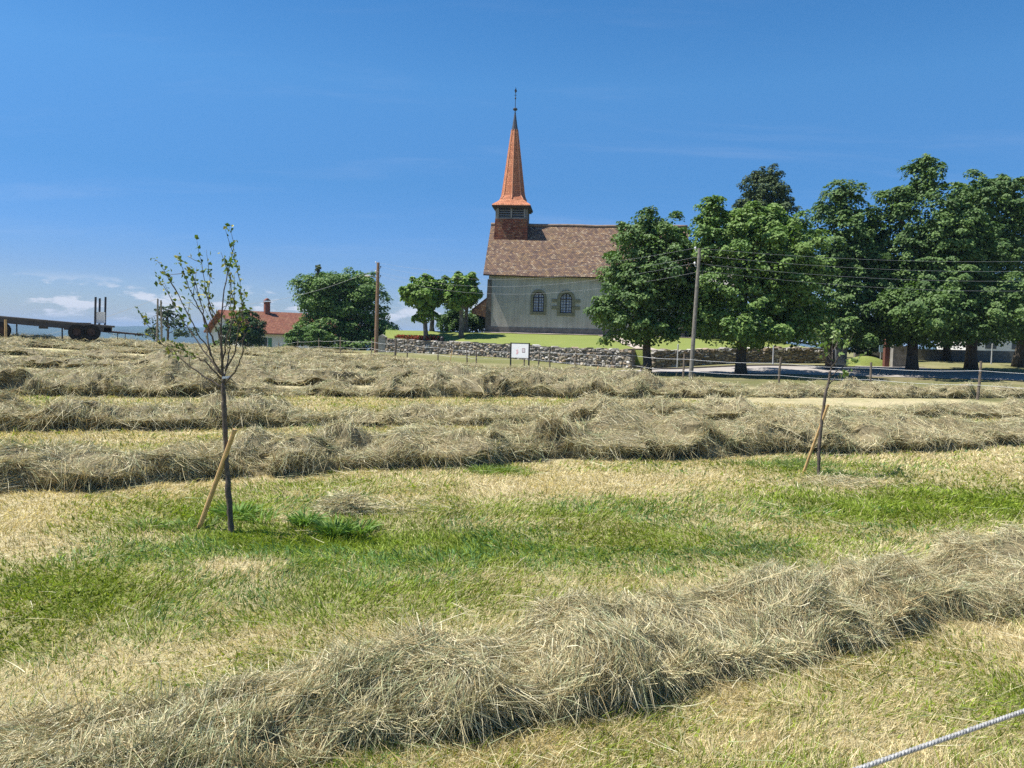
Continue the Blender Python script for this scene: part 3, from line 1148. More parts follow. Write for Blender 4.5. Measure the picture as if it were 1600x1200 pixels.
tree('larch_tree', 'thin feathery larch beside the farthest power pole', 'tree', gz(px(262, 530, 68)),
     [E(262, 505, 30, 14, 68), E(258, 488, 13, 10, 68), E(290, 520, 26, 9, 68), E(235, 522, 18, 9, 68)], 2200, .2, [(.04, .075, .045), (.06, .10, .055)], .1, None, 32, (.3, .5), None, M_NEEDLE, 16, .35, .9)
tree('spruce_tree', 'dark spruce tip peeking over the big round tree', 'tree', gz(px(497, 540, 92)),
     [E(497, 470, 22, 36, 92), E(497, 437, 11, 9, 92), E(497, 427, 7, 6, 92), E(497.5, 420, 3, 5, 92)], 5200, .2, CON, .2, None, 33, (.2, .45), None, M_NEEDLE, 4, .4, 1.0)
WAL = [(.055, .11, .026), (.08, .15, .034), (.105, .185, .04), (.13, .21, .048)]
tree('walnut_tree', 'big round leafy tree beside the red roofed farmhouse', 'tree', gz(px(535, 548, 76)),
     [E(528, 480, 66, 46, 76), E(500, 470, 42, 36, 75), E(555, 465, 44, 34, 76), E(585, 505, 26, 32, 76), E(510, 515, 46, 30, 74), E(570, 525, 44, 24, 75), E(535, 452, 40, 22, 76), E(545, 541, 56, 15, 74), E(592, 535, 24, 18, 75)],
     36000, .24, WAL, .4, None, 41, (.6, 1.15))
tree('shrub', 'light green shrub at the left foot of the big round tree', 'shrub', gz(px(462, 545, 71)),
     [E(474, 527, 24, 16, 71), E(496, 531, 22, 13, 70), E(458, 535, 12, 10, 71)], 7000, .2, [(.065, .12, .03), (.09, .16, .035), (.11, .19, .045)], .08, None, 42, (.35, .6))
tree('shrub', 'dark round bush in front of the farmhouse gable', 'shrub', gz(px(383, 545, 80)),
     [E(383, 515, 30, 22, 80), E(365, 528, 24, 18, 80), E(398, 528, 20, 18, 80)], 7500, .22, [(.03, .06, .025), (.045, .085, .032), (.06, .105, .04)], .1, None, 43, (.4, .7))
for q, (u, v, ru, rv, d, lab) in enumerate([(345, 545, 14, 10, 84, 'small dark bush by the farmhouse corner'), (612, 530, 12, 14, 66, 'small shrub beside the end pillar of the stone wall'),
                                            (600, 535, 16, 12, 72, 'low bush at the right foot of the big round tree')]):
    tree('shrub', lab, 'shrub', gz(px(u, v + rv, d)), [E(u, v, ru, rv, d)], 1600, .2, WAL, .05, None, 44 + q, (.3, .5))

# ------------------------------------------------------------------ lawn, stone wall, road
WALL = [(px(600, 550, 61), 1.12), (px(700, 556, 56.5), 1.0), (px(796, 560, 52), .98), (px(880, 568, 48.5), 1.05), (px(984, 577, 44.3), 1.12)]
WALL2 = [(px(1020, 575, 44.6), 1.05), (px(1100, 570, 46), 1.0), (px(1200, 567, 47.5), 1.0), (px(1290, 565, 49), 1.0)]


def wall_line(W):
    P = np.array([[p[0], p[1], float(G(p[0], p[1]))] for p, _ in W])
    return P, np.array([h for _, h in W])


def stone_mat():
    m = Mat('rubble_stone', .9, .15)
    a = m.n('ShaderNodeAttribute')
    a.attribute_name = 'Col'
    f = m.noise(m.coord(), 9, 5, .65)
    m.base(m.mix(1.0, a.outputs['Color'], m.ramp(f, [(.3, (.6, .6, .6)), (.7, (1.25, 1.25, 1.25))]), 'MULTIPLY'))
    m.bump(f, .8, .03)
    return m.m


M_STONE = stone_mat()
M_MORTAR = plain('old_mortar', (.17, .155, .135), .95, .1, .3, 12)


def stone_wall(W, label, seed, thick=.45):
    rs = np.random.default_rng(seed)
    P, H = wall_line(W)
    root = thing('stone_wall', P[0], label, 'wall', 'rubble stone walls round the church lawn')
    seg = np.linalg.norm(np.diff(P[:, :2], axis=0), axis=1)
    cum = np.concatenate([[0], np.cumsum(seg)])

    def at(s):
        x, y, z = (np.interp(s, cum, P[:, j]) for j in range(3))
        i = min(np.searchsorted(cum, s, side='right') - 1, len(seg) - 1)
        i = max(i, 0)
        t = norm(P[i + 1, :2] - P[i, :2])
        return np.array([x, y, z]), np.array([t[0], t[1], 0]), np.array([t[1], -t[0], 0]), np.interp(s, cum, H)
    core = MB()
    for i in range(len(seg)):
        t = norm(np.append(P[i + 1, :2] - P[i, :2], 0))
        nrm = np.array([t[1], -t[0], 0])
        a, b = P[i], P[i + 1]
        ha, hb = H[i] - .06, H[i + 1] - .06
        q = [a - [0, 0, .3], b - [0, 0, .3], b + [0, 0, hb], a + [0, 0, ha]]
        core.prism(q, -nrm * thick)
    core.build('core', M_MORTAR, root)
    V, F, Cc = [], [], []
    n = 0
    z = -.12
    tones = np.array([[.27, .25, .22], [.35, .325, .29], [.2, .185, .165], [.31, .265, .2], [.42, .4, .37], [.15, .14, .13], [.28, .22, .16]])
    while z < 1.15:
        hh = rs.uniform(.10, .18)
        s = rs.uniform(-.2, 0)
        while s < cum[-1]:
            l = rs.uniform(.12, .42)
            c, t, nr, H_ = at(min(max(s + l / 2, 0), cum[-1]))
            h2 = hh * rs.uniform(.65, 1.45)
            zj = z + rs.uniform(-.06, .06)
            if z + h2 * .6 < H_:
                g = .018
                zt = min(zj + h2, H_ + rs.uniform(-.03, .03))
                if zt - zj < .08:
                    s += l
                    continue
                pr = rs.uniform(.03, .1)
                o = c + t * (-l / 2 + g) + np.array([0, 0, zj + g])
                ax = t * (l - 2 * g)
                az_ = np.array([0, 0, zt - zj - 2 * g])
                back = -nr * .2
                top = zt >= H_ - .05
                if top:
                    back = -nr * (thick + .06)
                fr = [o, o + ax, o + ax + az_, o + az_]
                fr = [f + rs.normal(0, .03, 3) for f in fr]
                cx = sum(fr) / 4
                inn = [cx + (f - cx) * .72 + nr * pr for f in fr]
                bk = [f + back for f in fr]
                Q = bk + fr + inn
                V += Q
                for k in range(4):
                    k2 = (k + 1) % 4
                    F.append((n + k, n + k2, n + 4 + k2, n + 4 + k))
                    F.append((n + 4 + k, n + 4 + k2, n + 8 + k2, n + 8 + k))
                F.append((n + 8, n + 9, n + 10, n + 11))
                F.append((n + 3, n + 2, n + 1, n))
                Cc += [tones[rs.integers(0, 7)] * rs.uniform(.9, 1.55)] * 12
                n += 12
            s += l
        z += hh
    me = make_mesh('stones', np.array(V) - wloc(root), [np.array(F)], M_STONE, np.array(Cc))
    link('stones', me, root)
    return root, at, cum[-1]


sw1, at1, len1 = stone_wall(WALL, 'sunlit rubble stone wall below the church lawn', 61)
sw2, at2, len2 = stone_wall(WALL2, 'shaded rubble stone wall behind the maple trunks', 62)

m = Mat('lawn_turf', .95, .1)
_v = m.coord()
_f = m.noise(_v, 1.3, 5, .65)
_f2 = m.noise(m.coord('Object', (.25, 1.2, 1)), 2.2, 4, .6)
_f3 = m.noise(_v, 14, 4, .7)
_c = m.mix(_f2, (.14, .195, .045), (.26, .28, .09))
_c = m.mix(1.0, _c, m.ramp(_f3, [(.25, (.65, .65, .6)), (.75, (1.3, 1.3, 1.3))]), 'MULTIPLY')
m.base(_c).bump(_f3, .6, .05)
M_LAWN = m.m
CH_D = 62.0


def lawn_z(x, y, yw, zw):
    t = np.clip((y - yw) / (CH_D - yw), 0, 3)
    return zw + (2.0 - zw) * S(np.minimum(t, 1) * .92) + .03 * (fbm(x * .4, y * .4, 0, 55, 3) - .5)


def build_lawn():
    Pa, Ha = wall_line(WALL)
    Pb, Hb = wall_line(WALL2)
    line = np.concatenate([Pa, Pb, [[21.0, 55, float(G(21, 55))]]])
    hh = np.concatenate([Ha, Hb, [.5]])
    line = np.concatenate([[line[0] + np.array([-1.2, 9, 0])], line])
    hh = np.concatenate([[hh[0]], hh])
    s = np.linspace(0, len(line) - 1, 200)
    k = np.arange(len(line))
    ex = np.interp(s, k, line[:, 0])
    ey = np.interp(s, k, line[:, 1]) + .25
    ez = np.interp(s, k, line[:, 2] + hh) - .07
    tt = np.concatenate([np.linspace(0, 1, 40), [1.3, 2.0]])
    V = np.zeros((200, len(tt) + 1, 3))
    for j, t in enumerate(tt):
        Y = ey + (CH_D + 14 - ey) * t
        V[:, j + 1, 0] = ex
        V[:, j + 1, 1] = Y
        V[:, j + 1, 2] = lawn_z(ex, Y, ey, ez)
    V[:, 0] = V[:, 1] - np.array([0, -.02, 1.6])
    idx = np.arange(200 * (len(tt) + 1)).reshape(200, -1)
    q = np.stack([idx[:-1, :-1], idx[1:, :-1], idx[1:, 1:], idx[:-1, 1:]], -1).reshape(-1, 4)
    tag(link('lawn', make_mesh('lawn', V.reshape(-1, 3), [q], M_LAWN, smooth=True)), kind='structure')
    return ex, ey, ez


LX, LY, LZ = build_lawn()


def LG(x, y):
    o = np.argsort(LX[3:])
    yw = np.interp(x, LX[3:][o], LY[3:][o])
    zw = np.interp(x, LX[3:][o], LZ[3:][o])
    return float(lawn_z(np.asarray(x), np.asarray(y), yw, zw))


# end pillar of the wall, steps through the gap
c = WALL[0][0]
c = gz(c)
m = MB()
m.cbox(c + [-.15, .1, .55], .55, .55, 1.3)
m.prism([c + [-.48, -.23, 1.2], c + [.18, -.23, 1.2], c + [-.15, -.23, 1.42]], (0, .66, 0))
o = m.build('wall_pillar', plain('pillar_stone', (.36, .34, .31), .9, .15, .25, 6))
tag(o, 'pale capped stone pillar ending the wall', 'pillar')
M_STEP = plain('worn_step_stone', (.30, .235, .16), .9, .15, .3, 8)
a, b = gz(WALL[-1][0]), gz(WALL2[0][0])
root = thing('stone_steps', (a + b) / 2, 'worn brown stone steps through the wall gap behind the maple trunk', 'steps')
for k in range(6):
    m = MB()
    t = norm(b - a)
    m.box(a + t * .02 + np.array([0, .0 + .32 * k, -.2]), (b - a) - t * .04, np.array([0, .36 if k < 5 else 1.0, 0]), np.array([0, 0, .2 + .185 * (k + 1)]))
    m.build('step', M_STEP, root)
# gravel path on the lawn from the steps towards the church, and the gravel strip at its foot
M_GRAVEL = plain('pale_gravel', (.42, .36, .30), .95, .1, .25, 20)
V, F = [], []
for k in range(25):
    t = k / 24
    x = 8.2 + .6 * math.sin(t * 2.0) - 1.6 * t
    y = 46.2 + 13.8 * t
    for sx in (-.6, .6):
        V.append((x + sx, y, LG(x + sx, y) + .03))
    if k:
        F.append((2 * k - 2, 2 * k - 1, 2 * k + 1, 2 * k))
tag(link('path', make_mesh('path', np.array(V), [np.array(F)], M_GRAVEL)), kind='structure')

m = Mat('road_asphalt', .9, .2)
_f = m.noise(m.coord(), 1.2, 6, .7)
_g = m.noise(m.coord(), 60, 2, .6)
m.base(m.mix(.35, m.ramp(_f, [(.3, (.30, .27, .245)), (.7, (.40, .365, .335))]), m.ramp(_g, [(.3, (.22, .2, .18)), (.7, (.46, .43, .4))]))).bump(_g, .3, .01)
M_ROAD = m.m
rx = np.linspace(5.2, 60, 160)
near_e = np.interp(rx, [5, 8, 60], [40.6, 39.6, 38.0])
far_e = np.interp(rx, [5, 7, 9, 13, 18, 19.6, 21, 24.2, 25, 29, 60], [41.0, 42.3, 42.6, 43.4, 44.0, 44.8, 47.2, 47.3, 43.2, 41.6, 40])
nt_ = 10
V = np.zeros((160, nt_, 3))
for j in range(nt_):
    t = j / (nt_ - 1)
    yy = near_e + (far_e - near_e) * t
    V[:, j] = np.stack([rx, yy, G(rx, yy) + .02], -1)
idx = np.arange(160 * nt_).reshape(160, nt_)
q = np.stack([idx[:-1, :-1], idx[1:, :-1], idx[1:, 1:], idx[:-1, 1:]], -1).reshape(-1, 4)
tag(link('road', make_mesh('road', V.reshape(-1, 3), [q], M_ROAD, smooth=True)), kind='structure')
# kerb along the far side of the road
m = MB()
kx = np.linspace(7, 19.0, 30)
ky = np.interp(kx, rx, far_e) + .06
for i in range(29):
    m.bar((kx[i], ky[i], float(G(kx[i], ky[i])) + .03), (kx[i + 1], ky[i + 1], float(G(kx[i + 1], ky[i + 1])) + .03), .12, .14)
tag(m.build('kerb', plain('kerb_stone', (.2, .18, .155), .9, .15, .2)), kind='structure')

# ------------------------------------------------------------------ church
TH = math.radians(-5.0)
CW = np.array([math.cos(TH), math.sin(TH), 0])          # along the nave
CN = np.array([-math.sin(TH), math.cos(TH), 0])         # away from the viewer
UP = np.array([0, 0, 1.0])
CO = px(762, 519, 62.3)
BZ = CO[2]
CO = np.array([CO[0], CO[1], BZ - .3])
NL, NW = 15.6, 8.0
WH = 7.0 - BZ + .3


def cp(s, t, z):
    """church coordinates: along, inward, height above CO"""
    return CO + CW * s + CN * t + UP * z


church = thing('church', CO, 'grey rendered church with a tiled roof and a pointed red spire', 'church')


def arch(cx, z0, w, h, k=12):
    r = w / 2
    P = [(cx - r, z0), (cx + r, z0), (cx + r, z0 + h - r)]
    for i in range(1, k):
        a = math.pi * i / k
        P.append((cx + r * math.cos(a), z0 + h - r + r * math.sin(a)))
    P.append((cx - r, z0 + h - r))
    return P


def church_s(u, v):
    """along/height on the front wall plane under a photo pixel"""
    r = Rm @ np.array([(u - 800.0) / FPX, -(v - 600.0) / FPX, -1.0])
    o = np.array([0, 0, EYE])
    k = ((CO - o) @ CN) / (r @ CN)
    p = o + r * k - CO
    return p @ CW, p[2]


s1, zb1 = church_s(841, 487)
_, zt1 = church_s(841, 456)
s2, zb2 = church_s(884, 489)
_, zt2 = church_s(884, 458)
WIN = [(s1, zb1, .86, zt1 - zb1), (s2, zb2, .92, zt2 - zb2)]

m = Mat('grey_render', .95, .1)
_v = m.coord()
_f = m.noise(_v, .55, 6, .62)
_s = m.noise(m.coord('Object', (6, 6, .35)), .8, 4, .6)
_g = m.noise(_v, 30, 3, .6)
_c = m.ramp(_f, [(.3, (.33, .31, .28)), (.52, (.41, .395, .36)), (.72, (.48, .465, .43))])
_c = m.mix(1.0, _c, m.ramp(_s, [(.3, (.82, .82, .82)), (.6, (1.06, 1.06, 1.06))]), 'MULTIPLY')
m.base(_c).bump(_g, .5, .015)
M_RENDER = m.m
M_SURR = plain('molasse_stone', (.19, .18, .125), .9, .15, .25, 5)
M_PLINTH = plain('stained_plinth', (.15, .145, .14), .95, .1, .25, 3)

bmw = bmesh.new()


def loop(P, t):
    vs = [bmw.verts.new(cp(a, t, b) - CO) for a, b in P]
    es = [bmw.edges.new((vs[i], vs[(i + 1) % len(vs)])) for i in range(len(vs))]
    return vs, es


_, es = loop([(0, 0), (NL, 0), (NL, WH), (0, WH)], 0)
edges = list(es)
for (s, z, w, h) in WIN:
    v1, e1 = loop(arch(s, z, w, h), 0)
    v2, e2 = loop(arch(s, z, w, h), .28)
    edges += e1
    for i in range(len(v1)):
        j = (i + 1) % len(v1)
        bmw.faces.new((v1[i], v1[j], v2[j], v2[i]))
bmesh.ops.triangle_fill(bmw, use_beauty=True, edges=edges)
RZ = 11.0 - CO[2]           # ridge height
for poly in ([(0, 0, 0), (0, 0, WH), (0, NW / 2, RZ - .25), (0, NW, WH), (0, NW, 0)], [(NL, 0, 0), (NL, NW, 0), (NL, NW, WH), (NL, NW / 2, RZ - .25), (NL, 0, WH)],
             [(0, NW, 0), (0, NW, WH), (NL, NW, WH), (NL, NW, 0)]):
    bmw.faces.new([bmw.verts.new(cp(*q) - CO) for q in poly])
bmesh.ops.recalc_face_normals(bmw, faces=bmw.faces)
me = bpy.data.meshes.new('wall')
bmw.to_mesh(me)
bmw.free()
me.materials.append(M_RENDER)
link('wall', me, church)
m = MB()
m.box(cp(.0, -.04, 0), CW * NL, CN * .038, UP * .75)
m.build('plinth', M_PLINTH, church)
m = MB()
m.box(cp(-.10, -.025, 0), CW * .34, CN * .5, UP * (WH - .75))
m.prism([cp(-.26, -.02, 0), cp(-.1, -.02, 0), cp(-.1, -.02, WH * .8)], CN * .9)
m.build('corner_buttress', plain('corner_stone', (.13, .115, .10), .9, .15, .3, 4), church)
# apse, lower and narrower, behind the maples
m = MB()
m.box(cp(NL, 1.2, 0), CW * 4.0, CN * (NW - 2.4), UP * (WH - .8))
m.prism([cp(NL, .8, WH - .8), cp(NL, NW - .8, WH - .8), cp(NL, NW / 2, RZ - 1.4)], CW * 4.3)
m.build('choir', M_RENDER, church)

m = Mat('glass_lead', .18, .5)
m.base(m.ramp(m.noise(m.coord(), 3.5, 3, .6), [(.3, (.26, .28, .37)), (.7, (.5, .52, .66))]))
M_PANE = m.m
M_BAR = plain('window_bar', (.018, .017, .022), .6, .3, .2)
for wi, (s, z, w, h) in enumerate(WIN):
    wr = MB()
    r0 = w / 2
    P = arch(s, z, w, h)
    m = MB()
    m.add([cp(a, .2, b) for a, b in P], [tuple(range(len(P)))])
    win = m.build('window', M_PANE, church)
    m = MB()
    Q = arch(s, z + .03, w - .06, h - .06)
    for i in range(len(Q)):
        a, b = Q[i], Q[(i + 1) % len(Q)]
        m.bar(cp(a[0], .16, a[1]), cp(b[0], .16, b[1]), .06, .06, UP if abs(a[1] - b[1]) < .01 else CN)
    m.bar(cp(s, .155, z), cp(s, .155, z + h - .04), .075, .07, CN)
    m.bar(cp(s - r0, .15, z + h - r0 - .02), cp(s + r0, .15, z + h - r0 - .02), .06, .05, CN)
    for k in (-.5, .5):
        hh = h - r0 + math.sqrt(r0 * r0 - (r0 * k) ** 2)
        m.bar(cp(s + r0 * k, .165, z), cp(s + r0 * k, .165, z + hh), .028, .03, CN)
    nrow = 5
    for k in range(1, nrow):
        zz_ = z + (h - r0) * k / nrow
        m.bar(cp(s - r0, .168, zz_), cp(s + r0, .168, zz_), .024, .03, CN)
    for k in (.5,):
        m.bar(cp(s - r0 * .85, .168, z + h - r0 * .5), cp(s + r0 * .85, .168, z + h - r0 * .5), .024, .03, CN)
    m.build('window_bars', M_BAR, win)
    # stone surround, proud of the render
    m = MB()
    t0, t1 = (-.035, .03)
    sw = .2 if wi == 0 else .24

    def blk(p4):
        m.prism([cp(a, -.05, b) for a, b in p4], CN * .06)
    zs = z + h - r0
    for k in range(9):
        a0, a1 = math.pi * k / 9, math.pi * (k + 1) / 9
        q = [(s + r0 * math.cos(a0), zs + r0 * math.sin(a0)), (s + (r0 + sw) * math.cos(a0), zs + (r0 + sw) * math.sin(a0)),
             (s + (r0 + sw) * math.cos(a1), zs + (r0 + sw) * math.sin(a1)), (s + r0 * math.cos(a1), zs + r0 * math.sin(a1))]
        blk(q)
    hz_ = (h - r0) / 4
    for k in range(4):
        ear = 0
        if wi == 1 and k in (1, 3):
            ear = .42
        for sg in (-1, 1):
            a, b = s + sg * r0, s + sg * (r0 + sw + ear)
            blk([(a, z + hz_ * k), (b, z + hz_ * k), (b, z + hz_ * (k + 1) - .01), (a, z + hz_ * (k + 1) - .01)])
    blk([(s - r0 - sw, z - .24), (s + r0 + sw, z - .24), (s + r0 + sw, z - .01), (s - r0 - sw, z - .01)])
    m.build('window_surround', M_SURR, church)


def tile_mat(name, stops, mort, bw, rh, rough=.85, mot=2.2, vec_rot=(0, 0, 0)):
    """tile courses on the mesh's UV map, each tile its own tone"""
    m = Mat(name, rough, .2)
    t = m.n('ShaderNodeTexCoord')
    b = m.n('ShaderNodeTexBrick')
    b.inputs['Scale'].default_value = 1.0
    b.inputs['Brick Width'].default_value = bw
    b.inputs['Row Height'].default_value = rh
    b.inputs['Mortar Size'].default_value = rh * .09
    b.inputs['Mortar Smooth'].default_value = .3
    b.inputs['Color1'].default_value = (0, 0, 0, 1)
    b.inputs['Color2'].default_value = (1, 1, 1, 1)
    b.inputs['Mortar'].default_value = (.5, .5, .5, 1)
    m.l(t.outputs['UV'], b.inputs['Vector'])
    c = m.ramp(b.outputs['Color'], stops)
    f = m.noise(t.outputs['UV'], mot, 6, .65)
    c = m.mix(1.0, c, m.ramp(f, [(.3, (.62, .60, .62)), (.7, (1.3, 1.25, 1.2))]), 'MULTIPLY')
    f2 = m.noise(t.outputs['UV'], .7, 4, .6)
    c = m.mix(m.ramp(f2, [(.5, (0, 0, 0)), (.75, (.4, .4, .4))]), c, (.26, .2, .1))
    c = m.mix(b.outputs['Fac'], c, mort)
    m.base(c)
    inv = m.n('ShaderNodeMath')
    inv.operation = 'SUBTRACT'
    inv.inputs[0].default_value = 1.0
    m.l(b.outputs['Fac'], inv.inputs[1])
    m.bump(inv.outputs[0], .6, .03)
    return m.m


M_ROOF = tile_mat('old_roof_tile', [(.0, (.10, .07, .062)), (.25, (.155, .10, .075)), (.5, (.20, .13, .09)), (.75, (.25, .16, .085)), (1, (.33, .26, .185))], (.06, .045, .04), .19, .16)
M_SPIRE = tile_mat('new_spire_tile', [(0, (.45, .175, .09)), (.5, (.55, .225, .12)), (1, (.63, .28, .155))], (.25, .09, .05), .2, .16, .75)
M_BRICK = tile_mat('tower_shingle', [(.0, (.13, .045, .03)), (.4, (.22, .075, .045)), (.7, (.27, .10, .055)), (1, (.3, .17, .11))], (.05, .03, .025), .25, .14)
M_BRICKD = M_BRICK


def uvquads(name, quads, mat, parent, label=None, thick=None):
    """quads: list of 4 world points (a,b along; d,c up); UV in metres"""
    bm = bmesh.new()
    uvl = bm.loops.layers.uv.new('UVMap')
    o = wloc(parent)
    for Q in quads:
        Q = [np.asarray(q, float) for q in Q]
        f = bm.faces.new([bm.verts.new(q - o) for q in Q])
        ax = norm(Q[1] - Q[0])
        nn = norm(np.cross(ax, Q[-1] - Q[0]))
        ay = np.cross(nn, ax)
        for l_, q in zip(f.loops, Q):
            l_[uvl].uv = ((q - Q[0]) @ ax + 31.3 * (len(bm.faces) % 7), (q - Q[0]) @ ay)
    me = bpy.data.meshes.new(name)
    bm.to_mesh(me)
    bm.free()
    me.materials.append(mat)
    ob = link(name, me, parent, label)
    if thick:
        so = ob.modifiers.new('thickness', 'SOLIDIFY')
        so.thickness = thick
        so.offset = -1
    return ob


OV, VG = .52, .40          # eave and verge overhang
pitch = (RZ - WH) / (NW / 2)
EZ = WH - OV * pitch + .12
# the front slope is cut into wavy strips so the old roof sags a little
quads = []
nS, nT = 26, 7


def roofpt(i, j, front=True):
    s = -VG + (NL + 2 * VG) * i / nS
    t = -OV + (NW / 2 + OV) * j / nT
    z = EZ + (RZ + .12 - EZ) * j / nT
    sag = .07 * (vn(i * .5, j * .6, 0, 88) - .5) + (-.05 * math.sin(math.pi * i / nS))
    if j == 0:
        sag -= .04
    return cp(s, t if front else NW - t, z + sag)


for fr in (True, False):
    for i in range(nS):
        for j in range(nT):
            Q = [roofpt(i, j, fr), roofpt(i + 1, j, fr), roofpt(i + 1, j + 1, fr), roofpt(i, j + 1, fr)]
            quads.append(Q if fr else Q[::-1])
bm = bmesh.new()
uvl = bm.loops.layers.uv.new('UVMap')
vd = {}
for fr in (True, False):
    for i in range(nS + 1):
        for j in range(nT + 1):
            key = (i, j, fr if j < nT else True)
            if key not in vd:
                vd[key] = bm.verts.new(roofpt(i, j, fr) - CO)
slen = math.hypot(NW / 2 + OV, RZ + .12 - EZ)
for fr in (True, False):
    for i in range(nS):
        for j in range(nT):
            ks = [(i, j), (i + 1, j), (i + 1, j + 1), (i, j + 1)]
            if not fr:
                ks = ks[::-1]
            f = bm.faces.new([vd[(a, b, fr if b < nT else True)] for a, b in ks])
            for l_, (a, b) in zip(f.loops, ks):
                l_[uvl].uv = ((NL + 2 * VG) * a / nS, slen * b / nT + (0 if fr else 20))
me = bpy.data.meshes.new('roof')
bm.to_mesh(me)
bm.free()
me.materials.append(M_ROOF)
roof = link('roof', me, church)
so = roof.modifiers.new('thickness', 'SOLIDIFY')
so.thickness = .13
so.offset = -1
m = MB()
rp = [roofpt(i, nT) + UP * .05 for i in range(nS + 1)]
m.tube(rp, .12, 8)
m.build('ridge_tiles', plain('ridge_tile', (.24, .18, .145), .85, .2, .3, 4), roof, True)

# tower on the ridge at the gable end
TS, TT, TWd = 1.42, NW / 2, 2.72     # centre along, inward, width
half = TWd / 2
z0, z1, z2 = RZ - 1.9, 11.45 - CO[2], 12.32 - CO[2]


def ring(h, z):
    return [cp(TS - h, TT - h, z), cp(TS + h, TT - h, z), cp(TS + h, TT + h, z), cp(TS - h, TT + h, z)]


r0_, r1_ = ring(half + .06, z0), ring(half - .03, z1)
uvquads('tower', [(r0_[k], r0_[(k + 1) % 4], r1_[(k + 1) % 4], r1_[k]) for k in range(4)], M_BRICK, church)
tower = church
M_GREYWOOD = plain('grey_louvre_wood', (.23, .22, .21), .85, .15, .2, 10)
m = MB()
for k in range(4):
    r = ring(half - .16, z1 - .02)
    a, b = r[k], r[(k + 1) % 4]
    nout = norm(np.cross(b - a, UP))
    L = z2 - z1
    t = norm(b - a)
    for q in (0.04, .5, .96):
        p = a + (b - a) * q
        m.bar(p + nout * .06, p + nout * .06 + UP * L, .14, .14, nout)
    for q in range(4):
        zc = .14 + q * (L - .1) / 4
        for (f0, f1) in ((.08, .46), (.54, .92)):
            p0 = a + (b - a) * f0 + UP * zc
            p1 = a + (b - a) * f1 + UP * zc
            m.prism([p0 - nout * .08 + UP * .09, p0 + nout * .08 - UP * .03, p0 + nout * .08 - UP * .0, p0 - nout * .08 + UP * .12], p1 - p0)
    m.bar(a + UP * .03 + nout * .05, b + UP * .03 + nout * .05, .16, .1)
m.build('belfry_louvres', M_GREYWOOD, church)
m = MB()
rr_ = ring(half - .38, z1 - .1)
m.prism(rr_, UP * (z2 - z1 + .1))
m.build('belfry_core', plain('belfry_inside', (.03, .028, .026), .95, .1), church)
m = MB()
m.prism(ring(1.5, z2 - .02), UP * .12)
m.prism(ring(1.6, z2 + .1), UP * .1)
m.build('spire_cornice', plain('dark_cornice_wood', (.06, .045, .035), .85, .2, .3), church)
zf = z2 + .2
prof = [(zf, 1.62, 1.0), (zf + .12, 1.56, .97), (zf + .35, 1.34, .7), (zf + .62, 1.14, .32), (zf + .95, 1.0, .0), (zf + 1.3, .935, 0), (19.05 - CO[2], .27, 0)]
rings = []
for (z, r, sq) in prof:
    R_ = []
    for k in range(8):
        a = -math.pi / 2 + k * math.pi / 4
        f = 1 + sq * (math.sqrt(2) - 1) * (k % 2)
        if sq == 0:
            f = 1.0
        R_.append(cp(TS + r * f * math.cos(a), TT + r * f * math.sin(a), z))
    rings.append(R_)
quads = []
for i in range(len(rings) - 1):
    for k in range(8):
        quads.append((rings[i][k], rings[i][(k + 1) % 8], rings[i + 1][(k + 1) % 8], rings[i + 1][k]))
spire = uvquads('spire', quads, M_SPIRE, church)
m = MB()
for k in range(8):
    m.tube([rings[i][k] for i in range(3, len(rings))], [.055, .05, .05, .035], 6)
m.build('hip_tiles', plain('hip_tile', (.56, .26, .15), .8, .2, .15, 9), spire)
m = MB()
ctr = cp(TS, TT, 0)
m.tube([ctr + UP * (19.0 - CO[2]), ctr + UP * (19.5 - CO[2]), ctr + UP * (20.6 - CO[2])], [.29, .2, .035], 8)
m.build('spire_cap', plain('lead_cap', (.055, .06, .075), .55, .4, .25), spire)
m = MB()
zt = 20.6 - CO[2]
m.tube([ctr + UP * zt, ctr + UP * (zt + 1.95)], [.03, .018], 6)
m.ball(ctr + UP * (zt + .14), (.2, .2, .13), 10)
m.ball(ctr + UP * (zt + 1.05), (.07, .07, .09), 8)
m.bar(ctr + UP * (zt + 1.3) - CW * .1, ctr + UP * (zt + 1.3) + CW * .1, .035, .035)
m.prism([ctr + UP * (zt + 1.45) - CW * .03, ctr + UP * (zt + 1.62) + CW * .12, ctr + UP * (zt + 1.9) + CW * .02, ctr + UP * (zt + 1.7) - CW * .1], CN * .02)
m.build('weather_vane', M_IRON, spire)

# porch canopy on the gable front
m = MB()
pa, pb = 1.6, 6.2
zt_, zb_ = church_s(758, 458)[1], church_s(740, 482)[1]
uvquads('porch_roof', [(cp(-1.55, pa, zb_), cp(-.0, pa, zt_), cp(-.0, pb, zt_), cp(-1.55, pb, zb_)),
                       (cp(-1.55, pa, zb_ - .35), cp(0, pa, zb_ - .75), cp(0, pa, zt_), cp(-1.55, pa, zb_))], M_ROOF, church, None, .12)
M_OAK = plain('dark_oak', (.09, .055, .04), .85, .2, .3, 5)
for k in range(3):
    m = MB()
    t = pa + .1 + (pb - pa - .3) * k / 2
    m.prism([cp(-1.5, t, zb_ - .12), cp(-1.5, t, zb_ - .34), cp(-1.0, t, zb_ - .38), cp(-1.0, t, zb_ - .58), cp(-.5, t, zb_ - .6), cp(-.5, t, zb_ - .8), cp(0, t, zb_ - .85), cp(0, t, zt_ - .12)], CN * .18)
    m.build('porch_bracket', M_OAK, church)
